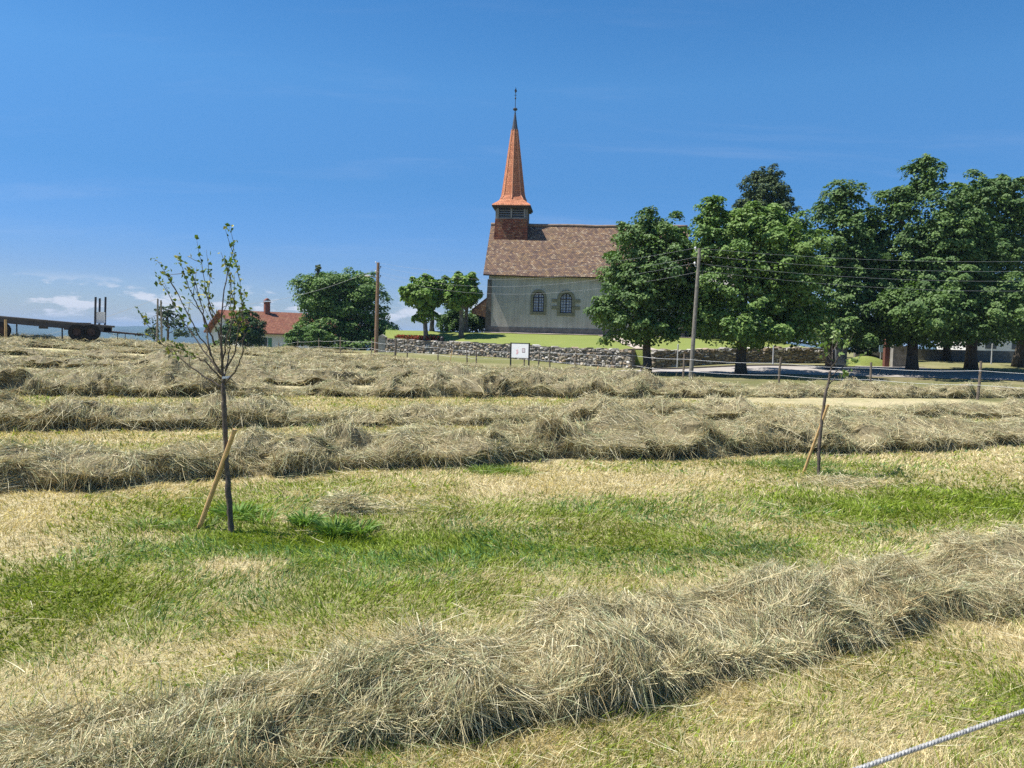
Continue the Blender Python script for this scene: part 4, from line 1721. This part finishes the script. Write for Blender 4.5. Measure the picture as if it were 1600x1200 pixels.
# gravel strip at the wall's foot
V, F = [], []
for k in range(31):
    s = -1 + 18 * k / 30
    for t in (-.95 + .2 * math.sin(k * 1.7), -.0):
        p = cp(s, t, 0)
        V.append((p[0], p[1], LG(p[0], p[1]) + .05))
    if k:
        F.append((2 * k - 2, 2 * k, 2 * k + 1, 2 * k - 1))
tag(link('gravel_strip', make_mesh('gravel_strip', np.array(V), [np.array(F)], M_GRAVEL)), kind='structure')

# pollarded plane trees and the bush by the church
PLN = [(.08, .15, .03), (.12, .21, .04), (.16, .26, .05), (.2, .3, .06)]
PG = 'pollarded plane trees left of the church'


def lawnp(u, d):
    p = px(u, 520, d)
    return np.array([p[0], p[1], LG(p[0], p[1])])


tree('plane_tree', 'left front pollarded plane tree with a round tufted head', 'tree', lawnp(666, 59), [E(655, 462, 29, 25, 59), E(664, 452, 22, 18, 58.6), E(664, 490, 15, 18, 59), E(640, 462, 14, 12, 59)], 7500, .26, PLN, .17, PG, 51, (.3, .5), M_PBARK, None, 7, .85, .75)
tree('plane_tree', 'left rear pollarded plane tree partly hidden by the front one', 'tree', lawnp(675, 62), [E(676, 466, 18, 20, 62), E(682, 458, 12, 14, 62)], 4500, .26, PLN, .17, PG, 52, (.3, .5), M_PBARK, None, 7, .85, .75)
tree('plane_tree', 'right front pollarded plane tree with a wide bright head', 'tree', lawnp(721, 59), [E(721, 458, 29, 24, 59), E(735, 457, 15, 16, 59), E(726, 440, 17, 11, 59), E(708, 472, 17, 13, 59), E(697, 456, 13, 13, 59)], 8500, .26, PLN, .18, PG, 53, (.3, .5), M_PBARK, None, 7, .85, .75)
tree('plane_tree', 'right rear pollarded plane tree close to the church porch', 'tree', lawnp(728, 62.5), [E(729, 465, 18, 18, 62.5), E(705, 462, 14, 14, 62)], 4000, .26, PLN, .17, PG, 54, (.3, .5), M_PBARK, None, 7, .85, .75)
tree('shrub', 'dark rounded yew bush beside the church porch', 'shrub', lawnp(722, 67), [E(722, 503, 36, 22, 67), E(700, 508, 20, 16, 66), E(745, 507, 16, 16, 67)], 9000, .2, [(.03, .062, .018), (.05, .1, .024), (.08, .145, .03)], .1, None, 55, (.35, .6))

# red flower bed behind the left end of the wall
def flowerbed():
    rs = np.random.default_rng(99)
    n = 2600
    s = rs.uniform(.6, 5.4, n)
    P = []
    for q in s:
        c, t, nr, H_ = at1(q)
        P.append(c + UP * (H_ - .05) - nr * rs.uniform(.5, 1.3) + UP * rs.uniform(0, .34))
    P = np.array(P)
    V, T = leaves(P, norm(rs.normal(size=(n, 3)) + np.array([0, -.4, .8])), rs.uniform(.1, .18, n), rs)
    red = rs.random((n, 1)) < .6
    col = np.where(red, np.array([.42, .075, .035]), np.array([.09, .12, .04])) * rs.uniform(.6, 1.3, (n, 1))
    tag(link('flower_bed', make_mesh('flower_bed', V, [T], M_LEAF, np.repeat(col, 4, 0))), 'bed of reddish flowers on top of the stone wall', 'flowers')


flowerbed()
p = lawnp(691, 57.5)
m = MB()
m.tube([p, p + UP * .05, p + UP * .28, p + UP * .3], [.1, .12, .16, .14], 10)
m.ball(p + UP * .3, (.13, .13, .08), 8)
tag(m.build('lawn_pot', M_DARK), 'small dark round pot standing on the lawn edge by the flowers', 'pot')  # a small flared pot, gives no light


# ------------------------------------------------------------------ wire fence along the meadow
FP = [(435, 548, 13), (465, 548.7, 18), (498, 550, 22), (532, 553, 26), (580, 554, 25), (617, 561, 32), (636, 561, 28), (684, 565, 27), (730, 568, 25), (744, 571, 30), (819, 572, 28),
      (841, 573.5, 30), (859, 576.5, 33), (899, 582, 37), (988, 586, 41), (1067, 597, 45), (1217, 605, 47), (1359, 611, 45), (1527, 624, 60), (1720, 640, 66)]
b0 = gp(FP[9][0], FP[9][1])
fence = thing('wire_fence', b0, 'low wire fence of grey wooden posts along the far meadow edge', 'fence')
tops = []
frs = np.random.default_rng(13)
for (u, v, h) in FP:
    b = gp(u, v) if u < 1700 else gz(px(u, v, 23.5))
    H = h * b[1] / FPX
    rad = .045 if u not in (617,) else .075
    m = MB()
    lean = np.array([frs.normal(0, .03), frs.normal(0, .03), 0])
    m.tube([b - UP * .1, b + UP * H * .5 + lean * .5 + frs.normal(0, .012, 3), b + UP * H + lean], [rad, rad * .95, rad * .85], 7)
    m.build('post', M_WOODPOST, fence)
    tops.append((b, H))
for f in (.80, .40):
    m = MB()
    for i in range(len(tops) - 1):
        (a, ha), (b, hb) = tops[i], tops[i + 1]
        pa_, pb_ = a + UP * min(ha, 1.15) * f - [0, .06, 0], b + UP * min(hb, 1.15) * f - [0, .06, 0]
        s = np.linspace(0, 1, 7)
        Q = pa_ + (pb_ - pa_) * s[:, None] - UP * (np.sin(s * math.pi) * .05)[:, None]
        m.tube(Q, .0055, 5)
    m.build('fence_tape', M_TAPE, fence)
for (u, v, h, lab, r) in [(702, 567, 22, 'short slanting prop stick at the fence below the lawn', .03), (928, 590, 18, 'short bare stick standing in the hay edge', .035)]:
    b = gp(u, v)
    m = MB()
    m.tube([b - UP * .1, b + UP * h * b[1] / FPX + np.array([.18, 0, 0])], [r, r * .8], 6)
    tag(m.build('stick', M_STAKE), lab, 'stick')
# marker posts and others
M_GALV = plain('galvanised_steel', (.42, .43, .44), .5, .4, .15)
for (u, d, h, lab) in [(1058, 43.5, 1.35, 'thin pale post with a young shoot in front of the shaded wall'), (1207, 43.8, 1.15, 'thin pale post right of the bright maple trunk'),
                       (1548, 52, 1.35, 'pale grey post between the two right edge trunks'), (1007, 43.6, 1.3, 'pale handrail post at the stone steps')]:
    b = gd(u, d)
    m = MB()
    m.tube([b - UP * .1, b + UP * h * .6, b + UP * h], [.04, .038, .036], 8)
    m.ball(b + UP * h, (.038, .038, .02), 8)
    tag(m.build('marker_post', M_GALV), lab, 'post')

# info board
pl, pr = gp(797, 574), None
d = 43.3
pl = gd(797.5, d + .4)
pr = gd(826, d - .3)
board = thing('info_board', (pl + pr) / 2, 'white notice board on two dark posts in front of the stone wall', 'notice board')
for p in (pl, pr):
    m = MB()
    m.cbox(p + UP * .62, .085, .085, 1.44)
    m.build('post', M_DARK, board)
m = MB()
tx = norm(pr - pl)
pz = (pl + pr) / 2 + UP * .88
wB = np.linalg.norm(pr - pl) - .09
m.box(pz - tx * wB / 2 + np.array([0, -.02, -.38]), tx * wB, np.array([0, .035, 0]), UP * .78)
panel = m.build('panel', M_WHITE, board)
m = MB()
m.box(pz - tx * (wB / 2) + np.array([0, -.024, .402]), tx * wB, np.array([0, .045, 0]), UP * .05)
m.build('panel_frame', M_DARK, panel)
m = MB()
cxx = pz - tx * .2 + np.array([0, -.026, -.06])
for k in range(5):
    m.box(cxx + tx * (-.07 + .03 * (k % 3)) + UP * (-.12 + .055 * k), tx * .12, np.array([0, .004, 0]), UP * .035)
m.build('poster_mark', plain('pink_print', (.75, .4, .42), .6, .3, .15), panel)
m = MB()
c0 = pz + tx * .14 + np.array([0, -.026, -.08])
m.box(c0, tx * .2, np.array([0, .004, 0]), UP * .24)
m.build('map_border', plain('print_dark', (.2, .12, .14), .6, .3, .2), panel)
m = MB()
m.box(c0 + tx * .025 + UP * .025 + np.array([0, -.003, 0]), tx * .15, np.array([0, .004, 0]), UP * .19)
m.build('map_sheet', plain('print_pale', (.6, .55, .58), .6, .3, .2, 20), panel)

# ------------------------------------------------------------------ poles and lines
p2 = gp(1079, 593)
h2 = np.linalg.norm(px(1093, 388, p2[1]) - p2)
top2 = px(1093, 388, p2[1])
top1b = gd(587, 56)
top1 = px(591, 410, 56)
pole = thing('utility_pole', p2, 'leaning wooden power pole in front of the maples', 'pole', 'wooden power poles')
m = MB()
m.tube([p2 - UP * .2, p2 + (top2 - p2) * .5, top2], [.095, .082, .066], 10)
m.build('mast', M_POLE, pole)


def insulators(top, root, n=4, step=.32):
    pts = []
    for k in range(n):
        z = top - UP * (.12 + step * k)
        sx = 1 if k % 2 else -1
        m = MB()
        m.tube([z, z + np.array([.16 * sx, 0, 0]), z + np.array([.18 * sx, 0, .1])], .014, 6)
        m.ball(z + np.array([.18 * sx, 0, .13]), (.045, .045, .06), 8)
        m.build('insulator', M_DARK if k % 2 else M_WHITE, root)
        pts.append(z + np.array([.18 * sx, 0, .13]))
    return pts


i2 = insulators(top2, pole)
pole = thing('utility_pole', top1b, 'wooden power pole with a street lamp arm beside the big round tree', 'pole', 'wooden power poles')
m = MB()
m.tube([top1b - UP * .2, top1b + (top1 - top1b) * .5, top1], [.15, .13, .105], 10)
m.build('mast', plain('brown_pole_wood', (.23, .15, .10), .85, .15, .35, 9), pole)
i1 = insulators(top1, pole)
l0, l1 = px(590, 436, 56), px(576, 431, 55.6)
m = MB()
m.tube([l0, l0 + (l1 - l0) * .5 + UP * .1, l1 + UP * .05], .022, 6)
arm = m.build('lamp_arm', M_GALV, pole)
m = MB()
m.ball(l1 + np.array([-.05, 0, 0]), (.26, .1, .07), 10)
m.build('lamp_head', M_GALV, pole)
p3b = gz(px(249, 535, 60))
p3 = px(249, 467, 60)
pole = thing('utility_pole', p3b, 'double wooden power pole far behind the bigger sapling', 'pole', 'wooden power poles')
for dx in (-.2, .2):
    m = MB()
    m.tube([p3b + [dx, 0, -.3], p3 + [dx * .6, 0, -.1 * (dx > 0)]], [.085, .065], 8)
    m.build('mast', M_POLE, pole)
i3 = insulators(p3, pole, 2)


def wire(a, b, sag, label, group, r=.0042):
    s = np.linspace(0, 1, 28)
    Q = a + (b - a) * s[:, None] - UP * (4 * s * (1 - s) * sag)[:, None]
    m = MB()
    m.tube(Q, r, 5)
    tag(m.build('power_line', M_WIRE), label, 'power line', group)


WN = ['topmost', 'second highest', 'third highest', 'lowest']
for k in range(4):
    wire(i1[k], i2[k], .85 + .1 * k, '%s power line from the lamp pole past the church wall to the leaning pole' % WN[k], 'power lines past the church')
    end = px(1900, 392 + 15 * k, 38)
    wire(i2[k], end, .55 + .05 * k, '%s power line from the leaning pole across the dark maples' % WN[k], 'power lines in front of the maples')
wire(i3[0], px(-150, 560, 75), .9, 'single power line sagging from the double pole behind the hay wagon', None, .012)
wire(i3[1], i1[1], 1.2, 'power line from the double pole to the lamp pole above the farmhouse', None, .01)

# ------------------------------------------------------------------ hay wagon
wd = 39.5
A0, A1 = px(-90, 486, wd - 1.5), px(165, 508.5, wd + .5)
wt = norm(A1 - A0)
wn = norm(np.cross(UP, wt))          # away from viewer
if wn[1] < 0:
    wn = -wn
wu = norm(np.cross(wt, wn))
if wu[2] < 0:
    wu = -wu
L = np.linalg.norm(A1 - A0)
gA = gz(A1)
wagon = thing('hay_wagon', gz((A0 + A1) / 2), 'dark flat hay wagon parked on the meadow crest', 'wagon')
m = MB()
m.box(A0 - wu * .10, wt * L, wn * 2.2, wu * .10)
m.build('deck', plain('deck_planks', (.075, .07, .068), .8, .2, .3, 6), wagon)
m = MB()
m.box(A0 - wu * .34 + wn * .03, wt * L * .985, wn * .14, wu * .24)
m.box(A0 - wu * .34 + wn * 2.0, wt * L * .985, wn * .14, wu * .24)
for k in range(6):
    m.box(A0 - wu * .3 + wn * .17 + wt * (L * (.05 + .17 * k)), wt * .1, wn * 1.83, wu * .2)
m.build('chassis', M_DARK, wagon)


def wp(u, v, q=0.0):
    """point of the wagon's near side at photo pixel"""
    r = Rm @ np.array([(u - 800.0) / FPX, -(v - 600.0) / FPX, -1.0])
    o = np.array([0, 0, EYE])
    nn = np.array([-wt[1], wt[0], 0])
    k = ((A0 + wn * q - o) @ nn) / (r @ nn)
    return o + r * k


for (u, q) in ((148.5, .05), (155, 1.1), (164, 2.05)):
    m = MB()
    b = A1 - wt * .1 + wn * q - wu * .1
    b = wp(u, 507, q)
    t_ = wp(u + 1, 464 + (2 if q > .5 and q < 1.5 else 0), q)
    m.bar(b - UP * .1, t_, .07, .09, wt)
    m.build('headboard_post', M_DARK, wagon)
m = MB()
a_ = wp(148.5, 505, .3)
b_ = wp(162, 487.5, .3)
m.box(a_, np.array([b_[0] - a_[0], .25, 0]), wn * .03, UP * (b_[2] - a_[2]))
m.build('sign_panel', M_WHITE, wagon)
gA = wp(128, 525, 1.0)
for q in (.12, 1.95):
    for uu in (121, 143):
        c = wp(uu, 519, q)
        R_ = .42
        m = MB()
        ax = norm(wn)
        k = 20
        tt = [(-.13, .22), (-.13, R_ * .92), (-.09, R_), (.09, R_), (.13, R_ * .92), (.13, .22)]
        rows = []
        for (o_, r_) in tt:
            rows.append([c + ax * o_ + wt * r_ * math.cos(2 * math.pi * i / k) + wu * r_ * math.sin(2 * math.pi * i / k) for i in range(k)])
        V = [p for r_ in rows for p in r_]
        F = []
        for i in range(len(rows)):
            i2_ = (i + 1) % len(rows)
            for j in range(k):
                F.append((i * k + j, i * k + (j + 1) % k, i2_ * k + (j + 1) % k, i2_ * k + j))
        m.add(V, F)
        wh = m.build('wheel', M_RUBBER, wagon)
        m = MB()
        m.tube([c - ax * .1, c - ax * .04, c + ax * .08], [.2, .22, .2], 14)
        m.build('rim', M_RUST, wh)
m = MB()
c = wp(131, 512, 1.0)
m.cbox(c - UP * .05, 1.45, 1.7, .16, math.atan2(wt[1], wt[0]))
m.cbox(c + UP * .12, .5, .9, .28, math.atan2(wt[1], wt[0]))
m.build('bogie_frame', M_RUST, wagon)
m = MB()
a_, b_ = wp(152, 516.5, 1.0), wp(222, 523, 1.0)
m.tube([a_ - wn * .5, b_], [.05, .045], 7)
m.tube([a_ + wn * .5, b_], [.05, .045], 7)
m.tube([b_, b_ + wt * .25], .03, 7)
m.tube([a_ + wt * .5, a_ + wt * .55 - UP * .1, a_ + wt * .9 - UP * .14, a_ + wt * 1.2], .012, 5)
for f in (.45, .62):
    m.tube([a_ + (b_ - a_) * f, a_ + (b_ - a_) * f - UP * .35], .02, 5)
m.build('drawbar', M_RUST, wagon)
for u in (26, 97):
    m = MB()
    t_ = wp(u, 503, .3)
    b_ = np.array([t_[0], t_[1], float(G(t_[0], t_[1]))])
    m.tube([t_, b_], .035, 7)
    m.build('support_leg', M_DARK, wagon)
m = MB()
c = wp(68, 509, .3)
m.cbox(c, .33, .35, .3, math.atan2(wt[1], wt[0]))
m.prism([c + wt * .16 + UP * .14, c + wt * .16 - UP * .0, c + wt * .9 + UP * .14], wn * .12)
m.prism([c - wt * .16 + UP * .14, c - wt * .16 - UP * .0, c - wt * 1.4 + UP * .14], wn * .12)
m.build('tool_box', M_DARK, wagon)
for q in (.12, 1.95):
    m = MB()
    c = wp(2, 516, q)
    m.tube([c - wn * .13, c - wn * .09, c + wn * .09, c + wn * .13], [.38, .42, .42, .38], 20)
    wh = m.build('wheel', M_RUBBER, wagon)
    m = MB()
    m.tube([c - wn * .15, c + wn * .1], .2, 12)
    m.build('rim', M_RUST, wh)
b = gz(px(9, 528, 35))
m = MB()
m.tube([b - UP * .2, b + UP * .5, b + UP * 1.12], [.06, .055, .05], 8)
tag(m.build('fence_post', M_STAKE), 'lone brown wooden post standing before the hay wagon', 'post')

# ------------------------------------------------------------------ farmhouse
hd = 105.0
AP = px(347, 484, hd)
hr = np.array([.78, .62, 0.])
hr = hr / np.linalg.norm(hr)
hg = np.array([hr[1], -hr[0], 0])       # gable direction, right end nearer
HL, HW = 19.0, 6.2
gzh = float(G(AP[0], AP[1])) - .3
eave = 1.62
house = thing('farmhouse', (AP[0], AP[1], gzh), 'white farmhouse with a red tiled roof and green shutters', 'house')


def hp(s, w, z):
    return np.array([AP[0], AP[1], 0]) + hr * s + hg * w + UP * z


M_WHITEWALL = plain('white_plaster', (.72, .70, .66), .9, .15, .08, 2)
m = MB()
m.prism([hp(.4, -HW + .5, gzh), hp(.4, HW - .5, gzh), hp(.4, HW - .5, eave + .05), hp(.4, 0, AP[2] - .22), hp(.4, -HW + .5, eave + .05)], hr * (HL - .8))
m.build('wall', M_WHITEWALL, house)
M_HROOF = tile_mat('red_roof_tile', [(0, (.17, .07, .042)), (.5, (.21, .092, .053)), (1, (.25, .115, .068))], (.15, .05, .04), .4, .33)
hroof = uvquads('roof', [(hp(-.5, HW + .3, eave - .2), hp(HL, HW + .3, eave - .2), hp(HL, 0, AP[2]), hp(-.5, 0, AP[2])),
                         (hp(HL, -HW - .3, eave - .2), hp(-.5, -HW - .3, eave - .2), hp(-.5, 0, AP[2]), hp(HL, 0, AP[2]))], M_HROOF, house, None, .16)
m = MB()
cc = hp(6.0, .5, AP[2] + .1)
m.cbox(cc + UP * .35, .7, .6, 1.6, math.atan2(hr[1], hr[0]))
m.cbox(cc + UP * 1.2, .9, .75, .12, math.atan2(hr[1], hr[0]))
m.prism([cc + UP * 1.4 - hr * .45 - hg * .35, cc + UP * 1.4 + hr * .45 - hg * .35, cc + UP * 1.75 - hg * .35], hg * .7)
m.build('chimney', plain('chimney_brick', (.22, .09, .06), .9, .15, .3, 4), hroof)
M_SHUT = plain('green_shutter', (.10, .24, .14), .7, .3, .15)
M_HGLASS = plain('dark_window_glass', (.05, .06, .07), .2, .5, .2)


def hwin(o, ax, nrm, w, h, shut=True):
    m = MB()
    m.box(o - ax * w / 2 + nrm * .004, ax * w, nrm * .03, UP * h)
    win = m.build('window', M_HGLASS, house)
    m = MB()
    for f in (0, .5, 1):
        m.bar(o + ax * w * (f - .5) + nrm * .05, o + ax * w * (f - .5) + nrm * .05 + UP * h, .07, .05, nrm)
    m.build('window_frame', M_WHITE, win)
    if shut:
        for sg in (-1, 1):
            m = MB()
            m.box(o + ax * sg * (w / 2 + .3) - ax * .27 + nrm * .006, ax * .54, nrm * .05, UP * h)
            m.build('shutter', M_SHUT, win)


hwin(hp(.4, .3, 1.1), hg, -hr, 1.0, 1.3)
for w in (-3.0, 3.0):
    hwin(hp(.4, w, -1.6), hg, -hr, 1.0, 1.3)
for s in (3.5, 7.4, 11.4):
    hwin(hp(s, HW - .5, -.5), hr, hg, 1.25, 1.3, s < 7)

# ------------------------------------------------------------------ churchyard things behind the maples
m = MB()
a_ = gd(1394, 46.8)
b_ = gd(1432, 47.4)
root_l = 'light rendered wall by the churchyard gate behind the tallest maple trunk'
m.prism([a_ - UP * .1, b_ - UP * .1, b_ + UP * 1.25, a_ + UP * 1.3], np.array([.0, .35, 0]))
gw = m.build('churchyard_wall', plain('churchyard_render', (.29, .27, .245), .95, .1, .35, 2.5))
tag(gw, root_l, 'wall')
m = MB()
a_ = gd(1335, 58)
b_ = gz(px(1700, 560, 58))
m.prism([a_ - UP * .2, b_ - UP * .2, b_ + UP * .85, a_ + UP * .85], np.array([0, .3, 0]))
tag(m.build('garden_wall', plain('garden_wall_stone', (.2, .19, .175), .95, .1, .3, 4)), 'low grey garden wall behind the right edge trunks', 'wall')
b = gd(1383.5, 46.5)
m = MB()
m.cbox(b + UP * .75, .28, .28, 1.7)
m.prism([b + [-.18, -.18, 1.6], b + [.18, -.18, 1.6], b + [0, -.18, 1.78]], (0, .36, 0))
tag(m.build('gate_post', plain('reddish_gate_wood', (.16, .07, .05), .85, .2, .3)), 'reddish brown gate post at the churchyard entrance', 'gate post')
b = gd(1374.5, 48.2)
sg = thing('small_sign', b, 'small pale blue sign beside the churchyard gate post', 'sign')
m = MB()
m.tube([b - UP * .1, b + UP * 1.2], .025, 7)
m.build('post', M_GALV, sg)
m = MB()
m.cbox(b + UP * 1.05 + [0, -.04, 0], .24, .03, .46)
m.build('panel', plain('pale_blue_sign', (.42, .58, .70), .5, .35, .06), sg)
b = gd(1311, 45.6)
cab = thing('utility_cabinet', b, 'grey metal utility cabinet behind the thin sapling', 'cabinet')
m = MB()
m.cbox(b + UP * .55, .68, .4, 1.1)
m.cbox(b + UP * 1.13, .74, .46, .06)
m.build('body', plain('cabinet_grey', (.2, .215, .23), .6, .35, .1), cab)
m = MB()
m.cbox(b + UP * .56 + [0, -.214, 0], .6, .024, .96)
m.build('door', plain('cabinet_door_grey', (.235, .25, .265), .6, .35, .1), cab)
# grass mound by the gate
V, F = [], []
mc = gd(1352, 47.6)
for i in range(17):
    for j in range(17):
        a, b2 = (i / 8 - 1), (j / 8 - 1)
        x, y = mc[0] + a * 1.5, mc[1] + b2 * 1.0
        V.append((x, y, float(G(x, y)) - .03 + .62 * max(0, 1 - (a * a + b2 * b2)) ** .8))
for i in range(16):
    for j in range(16):
        F.append((i * 17 + j, (i + 1) * 17 + j, (i + 1) * 17 + j + 1, i * 17 + j + 1))
tag(link('grass_mound', make_mesh('grass_mound', np.array(V), [np.array(F)], M_LAWN, smooth=True)), kind='structure')
# clipped hedge, dark behind the trunks
hb = gd(1380, 54)
tree('hedge', 'dark leafy hedge in the shade behind the churchyard wall', 'hedge', hb,
     [E(1120, 515, 60, 34, 60), E(1210, 510, 60, 36, 58), E(1300, 530, 44, 24, 54), E(1360, 528, 44, 26, 54.5), E(1345, 542, 40, 14, 54), E(1430, 520, 48, 30, 55), E(1490, 525, 40, 24, 56)], 24000, .2, [(.03, .06, .026), (.045, .085, .032)], .08, None, 71, (.4, .7))
# white house behind the right edge trees
hb = gz(px(1580, 555, 76))
bz = hb[2]
wh = thing('white_house', hb, 'white house with a brown red roof hidden behind the right edge maples', 'house')
m = MB()
m.prism([hb + [-3.6, 0, -.5], hb + [8, 0, -.5], hb + [8, 0, 4.2], hb + [-3.6, 0, 4.2]], (0, 7, 0))
m.build('wall', M_WHITEWALL, wh)
uvquads('roof', [(hb + [-4.1, -.6, 4.0], hb + [8.5, -.6, 4.0], hb + [8.5, 3.5, 6.8], hb + [-4.1, 3.5, 6.8]),
                 (hb + [8.5, 7.6, 4.0], hb + [-4.1, 7.6, 4.0], hb + [-4.1, 3.5, 6.8], hb + [8.5, 3.5, 6.8])], tile_mat('brown_red_tile', [(0, (.13, .045, .035)), (1, (.2, .07, .05))], (.06, .03, .02), .4, .3), wh, None, .15)
for k in range(4):
    m = MB()
    x = -2.6 + 2.6 * k
    m.box(hb + [x, -.02, 1.0], (1.1, 0, 0), (0, .018, 0), (0, 0, 1.3))
    m.build('window', M_HGLASS, wh)

# ------------------------------------------------------------------ electric rope close to the camera
a_, b_ = px(1345, 1200, .725), px(1600, 1111, .835)
dr = (b_ - a_)
p0, p1 = a_ - dr * 4, b_ + dr * 9
s = np.linspace(0, 1, 2600)
k3 = 3
m = MB()
for j in range(3):
    an = s * 1500 + j * 2 * math.pi / 3
    t = norm(dr)
    n1 = norm(np.cross(t, UP))
    n2 = np.cross(n1, t)
    Q = p0 + (p1 - p0) * s[:, None] + .0010 * (np.cos(an)[:, None] * n1 + np.sin(an)[:, None] * n2)
    m.tube(Q, .0017, 5)
rope = m.build('fence_rope', plain('white_poly_rope', (.34, .335, .32), .7, .25, .5, 220), None, True)
tag(rope, 'grey white twisted fence rope crossing the near bottom corner', 'rope')


# ------------------------------------------------------------------ far hills and the air before them
def hills():
    na, nr = 260, 26
    az_ = np.linspace(-1.05, .5, na)
    rr = np.linspace(2600, 5200, nr)
    A_, R2 = np.meshgrid(az_, rr, indexing='ij')
    f = np.sin(np.clip((R2 - 2600) / 2600, 0, 1) * math.pi) ** .8
    H = -70 + f * (78 + 34 * (fbm(A_ * 9, R2 / 1400, 0, 3, 4) - .4) + 10 * (fbm(A_ * 40, R2 / 300, 0, 4, 3) - .5))
    V = np.stack([R2 * np.sin(A_), R2 * np.cos(A_), H], -1)
    idx = np.arange(na * nr).reshape(na, nr)
    q = np.stack([idx[:-1, :-1], idx[:-1, 1:], idx[1:, 1:], idx[1:, :-1]], -1).reshape(-1, 4)
    tag(link('hills', make_mesh('hills', V.reshape(-1, 3), [q], plain('wooded_hills', (.04, .065, .04), .95, .1, .4, .004), smooth=True)), kind='structure')


hills()
m = MB()
m.box((-6300, -900, -76), (12600, 0, 0), (0, 7200, 0), (0, 0, 76 + 50))
hz_mat = bpy.data.materials.new('haze_air')
hz_mat.use_nodes = True
t = hz_mat.node_tree
t.nodes.clear()
vo = t.nodes.new('ShaderNodeVolumePrincipled')
vo.inputs['Color'].default_value = (.45, .68, 1.0, 1)
vo.inputs['Density'].default_value = .00018
vo.inputs['Anisotropy'].default_value = .0
ou = t.nodes.new('ShaderNodeOutputMaterial')
t.links.new(vo.outputs[0], ou.inputs['Volume'])
tag(m.build('haze', hz_mat), 'thin bluish air over the far hills', 'haze', kind='stuff')
